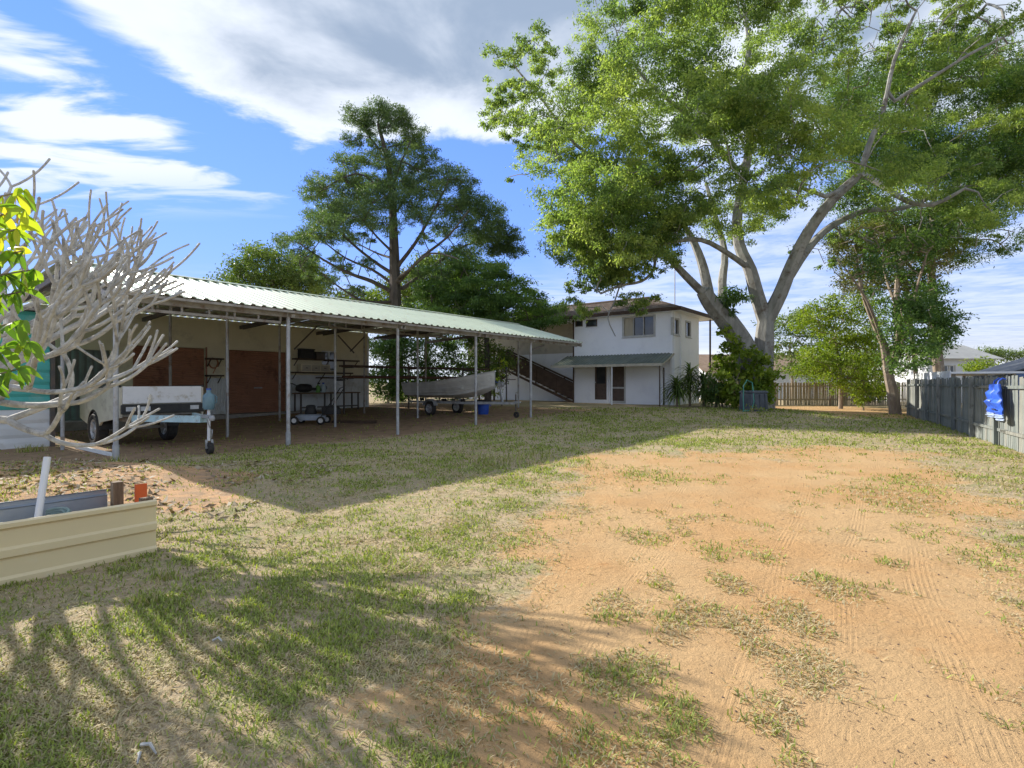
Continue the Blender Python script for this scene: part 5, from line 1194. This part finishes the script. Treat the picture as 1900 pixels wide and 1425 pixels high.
# ------------------------------------------------------------------ grey bin with hose below the big tree
p = W(1398, 760, 25.0); gb = thing('compost_bin', 'dark grey bin with a green hose at the foot of the big tree', 'bin', (p.x, p.y, float(g(p.x, p.y))), R(18))
M_BIN = mat('slate grey plastic', (.10, .115, .135), (.075, .085, .10), scale=3, rough=.6, bump=.2)
MB().loft([[(sx*s, sy*s, z) for sx, sy in ((-.48, -.42), (.48, -.42), (.48, .42), (-.48, .42))] for z, s in ((-.02, 1.0), (.5, .95), (.82, .92))]).build('body', M_BIN, gb, bevel=.03)
MB().loft([[(sx*s, sy*s, z) for sx, sy in ((-.48, -.42), (.48, -.42), (.48, .42), (-.48, .42))] for z, s in ((.825, .98), (.89, 1.0), (.94, .85))]).build('lid', M_BIN, gb, bevel=.02)
for x in (-.3, 0, .3): MB().beam((x, -.43, .05), (x*.95, -.405, .78), .05, .03).build('rib', M_BIN, gb)
hz_ = thing('green_hose', 'pale green hose looped over the grey bin and down to the ground', 'hose', tuple(gb.location))
MB().tube([(-.62, -.4, .02), (-.62, -.35, .6), (-.55, -.2, 1.15), (-.30, 0, 1.42), (-.1, -.1, 1.3), (-.22, -.45, 1.0), (-.2, -.5, .45), (-.35, -.6, .05), (-.8, -.7, .02)], .028, 8).build('tube', mat('pale green hose', (.08, .27, .21), (.06, .22, .17), rough=.45), hz_, smooth=True)
# ------------------------------------------------------------------ bare frangipani in the left foreground
M_FRAN = mat('smooth pale grey frangipani bark', (.56, .56, .54), (.38, .375, .36), scale=9, rough=.8, bump=.6, bscale=26, c3=(.22, .22, .21), s3=7)
fb = (-6.85, 6.5)
fr = thing('frangipani_tree', 'leafless frangipani with knobbly grey forking branches in the left foreground', 'tree', (*fb, float(g(*fb))))
fr_r = random.Random(12); fm = MB(); tips = [0]
def grow_f(p, d, r, L, lv, out):
    k = 6; pts = [p]; rs = [r]; q = p.copy(); dd = d.copy(); wv = Vector((fr_r.gauss(0, 1), fr_r.gauss(0, 1), fr_r.gauss(0, .6)))*.05
    for i in range(k):
        lift = (.06 if lv > 2 else .17)
        dd = (dd+Vector((0, 0, lift*(1.0-max(0, dd.z))))+wv).normalized(); q = q+dd*L/k; pts.append(q.copy()); rs.append(r+(r*.86-r)*(i+1)/k)
    if lv == 0:
        pts.append(q+dd*r*.7); rs[-1] = r*.95; rs.append(r*.35)
        fm.tube(pts, rs, 7); tips[0] += 1; return
    fm.tube(pts, rs, 8 if r > .03 else 7, cap=True)
    n = 3 if fr_r.random() < (.24 if lv > 1 else .3) else 2
    if lv == 1 and fr_r.random() < .25: n = 1
    ax = dd.orthogonal().normalized(); ph = fr_r.uniform(0, 6.28)
    for j in range(n):
        th = ph+2*math.pi*j/n+fr_r.uniform(-.3, .3); sp = fr_r.uniform(.42, .72) if n > 1 else .2
        side = (ax*math.cos(th)+dd.cross(ax)*math.sin(th))
        nd_ = (dd*math.cos(sp)+side*math.sin(sp)+out*.16).normalized()
        grow_f(q-dd*r*.4, nd_, rs[-1]*.85, L*fr_r.uniform(.72, .95), lv-1, out)
top = Vector((.05, .05, 1.35)); fm.tube([(0, 0, -.1), (.03, .02, .35), (.02, 0, .8), tuple(top)], [.16, .13, .12, .12], 10)
limbs = [(-12, .0, .92), (25, .30, .90), (240, .4, .75), (300, .12, .76), (335, -.2, .90), (358, .42, .92), (10, .70, .90), (318, .60, .76), (348, .95, .88), (150, 1.0, .8), (20, 1.1, .95), (270, 1.05, .74), (305, -.5, .78), (350, -.5, .74)]
for az, el, L in limbs:
    a = R(az); d = Vector((math.cos(a)*math.cos(el), math.sin(a)*math.cos(el), math.sin(el)))
    grow_f(top+Vector((0, 0, fr_r.uniform(-.1, .05))), d, .056 if el < .6 else .046, L*1.0, 4, Vector((math.cos(a), math.sin(a), 0)))
fm.build('trunk', M_FRAN, fr, smooth=True, fix=False)

# ------------------------------------------------------------------ young tree with yellowing leaves at the left edge
ly = thing('yellowing_sapling', 'leafy sapling with green and yellow drooping leaves at the left edge', 'sapling', (-3.42, 3.2, 0))
sk = Skel(); w = lambda x, y, d=0: W(x, y, 3.2+d)
s0 = sk.line([(-3.42, 3.2, -.05), w(-95, 900), w(-80, 700), w(-70, 520), w(-45, 380)], .03, .012)
tw = []
for y in (395, 430, 470, 505, 545, 600, 640, 690, 360): tw.append(sk.line([w(-70, y+30), w(-20, y+10, fr_r.uniform(-.1, .1)), w(fr_r.uniform(20, 70), y-5, fr_r.uniform(-.2, .2))], .010, .004, par=sk.near(w(-70, y+30))))
sk.mesh(MB(), tip=.004).build('stem', M_BARKB, ly, smooth=True, world=True, fix=False)
V = []; F = []; T = []; r = random.Random(2)
def leaf(p, d, L, tint, curl):
    d = d.normalized(); s = d.cross(Vector((r.gauss(0, 1), r.gauss(0, 1), r.gauss(0, .4)))).normalized(); nrm = s.cross(d); b0 = len(V); q = p.copy(); n = 6
    for k in range(n+1):
        f = k/n; wv = L*.17*math.sin(math.pi*min(1, f*.92+.05))**.8
        V.extend([tuple(q-s*wv+nrm*wv*.25), tuple(q), tuple(q+s*wv+nrm*wv*.25)]); T.extend([tint]*3)
        d = (d+Vector((0, 0, -curl))*.22).normalized(); q = q+d*L/n
    for k in range(n):
        for e in (0, 1): F.append((b0+3*k+e, b0+3*k+e+1, b0+3*k+e+4, b0+3*k+e+3))
for br in tw:
    for i in br[1:]:
        for k in range(r.choice((3, 4, 5))):
            y = (HY-(sk.p[i].z-HC)/sk.p[i].y*1000); yel = .78 if y < 470 else .45
            leaf(sk.p[i].copy(), Vector((r.gauss(.2, .8), r.gauss(-.1, .7), r.gauss(-.2, .5))), r.uniform(.10, .17), min(1, max(0, r.gauss(yel-.2, .2))), r.uniform(.5, 1.6))
V = [tuple(Vector(q)-ly.location) for q in V]
me = bpy.data.meshes.new('leaves'); fast_mesh(me, V, F); fattr(me, 'tint', T)
me.polygons.foreach_set('use_smooth', [True]*len(me.polygons))
me.materials.append(leafmat('green to yellow leaves', [(0, (.09, .18, .03)), (.45, (.22, .36, .05)), (.7, (.50, .55, .06)), (.95, (.75, .62, .07)), (1, (.60, .28, .08))], trans=.55, rough=.4))
q = bpy.data.objects.new('leaves', me); COL.objects.link(q); q.parent = ly

# ------------------------------------------------------------------ grass clumps, litter, sticks
def tuft(name, label, x, y, n, ln, seed, sp, m=None):
    o = thing(name, label, 'grass tuft', (x, y, float(gz(x, y)))); r = random.Random(seed); V = []; F = []; T = []
    for i in range(n):
        az = r.uniform(0, 6.28); rr_ = sp*math.sqrt(r.random()); a2 = r.uniform(0, 6.28); L = ln*r.uniform(.5, 1.1); lean = r.uniform(.05, .6); p = Vector((rr_*math.cos(a2), rr_*math.sin(a2), 0)); d = Vector((math.cos(az), math.sin(az), 0)); s = Vector((-d.y, d.x, 0)); b0 = len(V); tt = .35+.65*r.random() if r.random() < .7 else .25*r.random()
        for k in range(4):
            f = k/3; wv = (.004+.0004*y)*(1-f*.9); V += [tuple(p-s*wv), tuple(p+s*wv)]; T += [tt, tt]; e = math.pi/2-lean-f*.7; p = p+(d*math.cos(e)+Vector((0, 0, math.sin(e))))*L/3
        for k in range(3): F.append((b0+2*k, b0+2*k+1, b0+2*k+3, b0+2*k+2))
    me = bpy.data.meshes.new('blades'); fast_mesh(me, V, F); fattr(me, 'tint', T); me.materials.append(bpy.data.materials['grass blades']); q = bpy.data.objects.new('blades', me); COL.objects.link(q); q.parent = o
for k, (px, py, n, ln, sp, lab) in enumerate(((925, 858, 160, .26, .55, 'tall pale grass tuft on the edge of the carport shadow'), (985, 850, 120, .22, .5, 'second tall grass tuft right on the shadow edge'), (275, 1120, 90, .10, .10, 'bright green tuft just below the cream bed'), (1080, 865, 90, .16, .5, 'grass tuft where the lawn meets the far sand'),
                                             (60, 838, 100, .20, .3, 'weedy tuft above the orange dirt by the bare branches'), (215, 862, 60, .18, .18, 'tuft growing round the foot of the near carport post'), (300, 1075, 70, .09, .12, 'small green tuft beside the corner of the cream bed'), (1380, 770, 90, .3, .5, 'grass left uncut in front of the grey bin'))):
    Y = 1600/(py-710); tuft('grass_tuft', lab, (px-950)/1000*Y, Y, n, ln, 200+k, sp)
n = 2600; X = rng.uniform(-9.5, -3.2, n); Y = rng.uniform(6.2, 11, n); k = rng.random(n) < ss(.45, .62, fbm(X*.9, Y*.9, 61)); X, Y = X[k], Y[k]; n = len(X)
c = np.stack([X, Y, gz(X, Y)+.012], -1); az = rng.uniform(0, 6.28, n); L = rng.uniform(.03, .09, n)
D = np.stack([np.cos(az), np.sin(az), rng.normal(0, .35, n)], -1)*L[:, None]; S = np.stack([-np.sin(az), np.cos(az), rng.normal(0, .4, n)], -1)*(L*.35)[:, None]
V = np.stack([c-D, c+S, c+D, c-S], 1).reshape(-1, 3); me = bpy.data.meshes.new('leaf_litter'); fast_mesh(me, V, np.arange(n*4).reshape(-1, 4)); fattr(me, 'tint', np.repeat(rng.random(n), 4))
me.materials.append(leafmat('dry leaf litter', [(0, (.16, .11, .07)), (.5, (.34, .26, .17)), (1, (.48, .42, .32))], trans=.1, rough=.8))
o = bpy.data.objects.new('leaf_litter', me); COL.objects.link(o); tag(o, 'dry fallen leaves scattered over the bare dirt behind the bed', 'leaf litter', kind='stuff')
for k, (a, b_, lab) in enumerate((((262, 1384), (290, 1402), 'pale dry stick on the lawn at the bottom left'), ((258, 1400), (255, 1420), 'short pale stick beside the longer one at the bottom left'), ((395, 1190), (412, 1192), 'small bleached stick on the lawn'))):
    p = [((x-950)/1000*1600/(y-710), 1600/(y-710)) for x, y in (a, b_)]
    o = thing('fallen_stick', lab, 'stick', (*p[0], float(gz(*p[0])))); dx, dy = p[1][0]-p[0][0], p[1][1]-p[0][1]
    MB().tube([(0, 0, .012), (dx*.5, dy*.5+.01, .03), (dx, dy, .014)], [.008, .007, .004], 6).build('wood', M_FRAN, o, smooth=True)
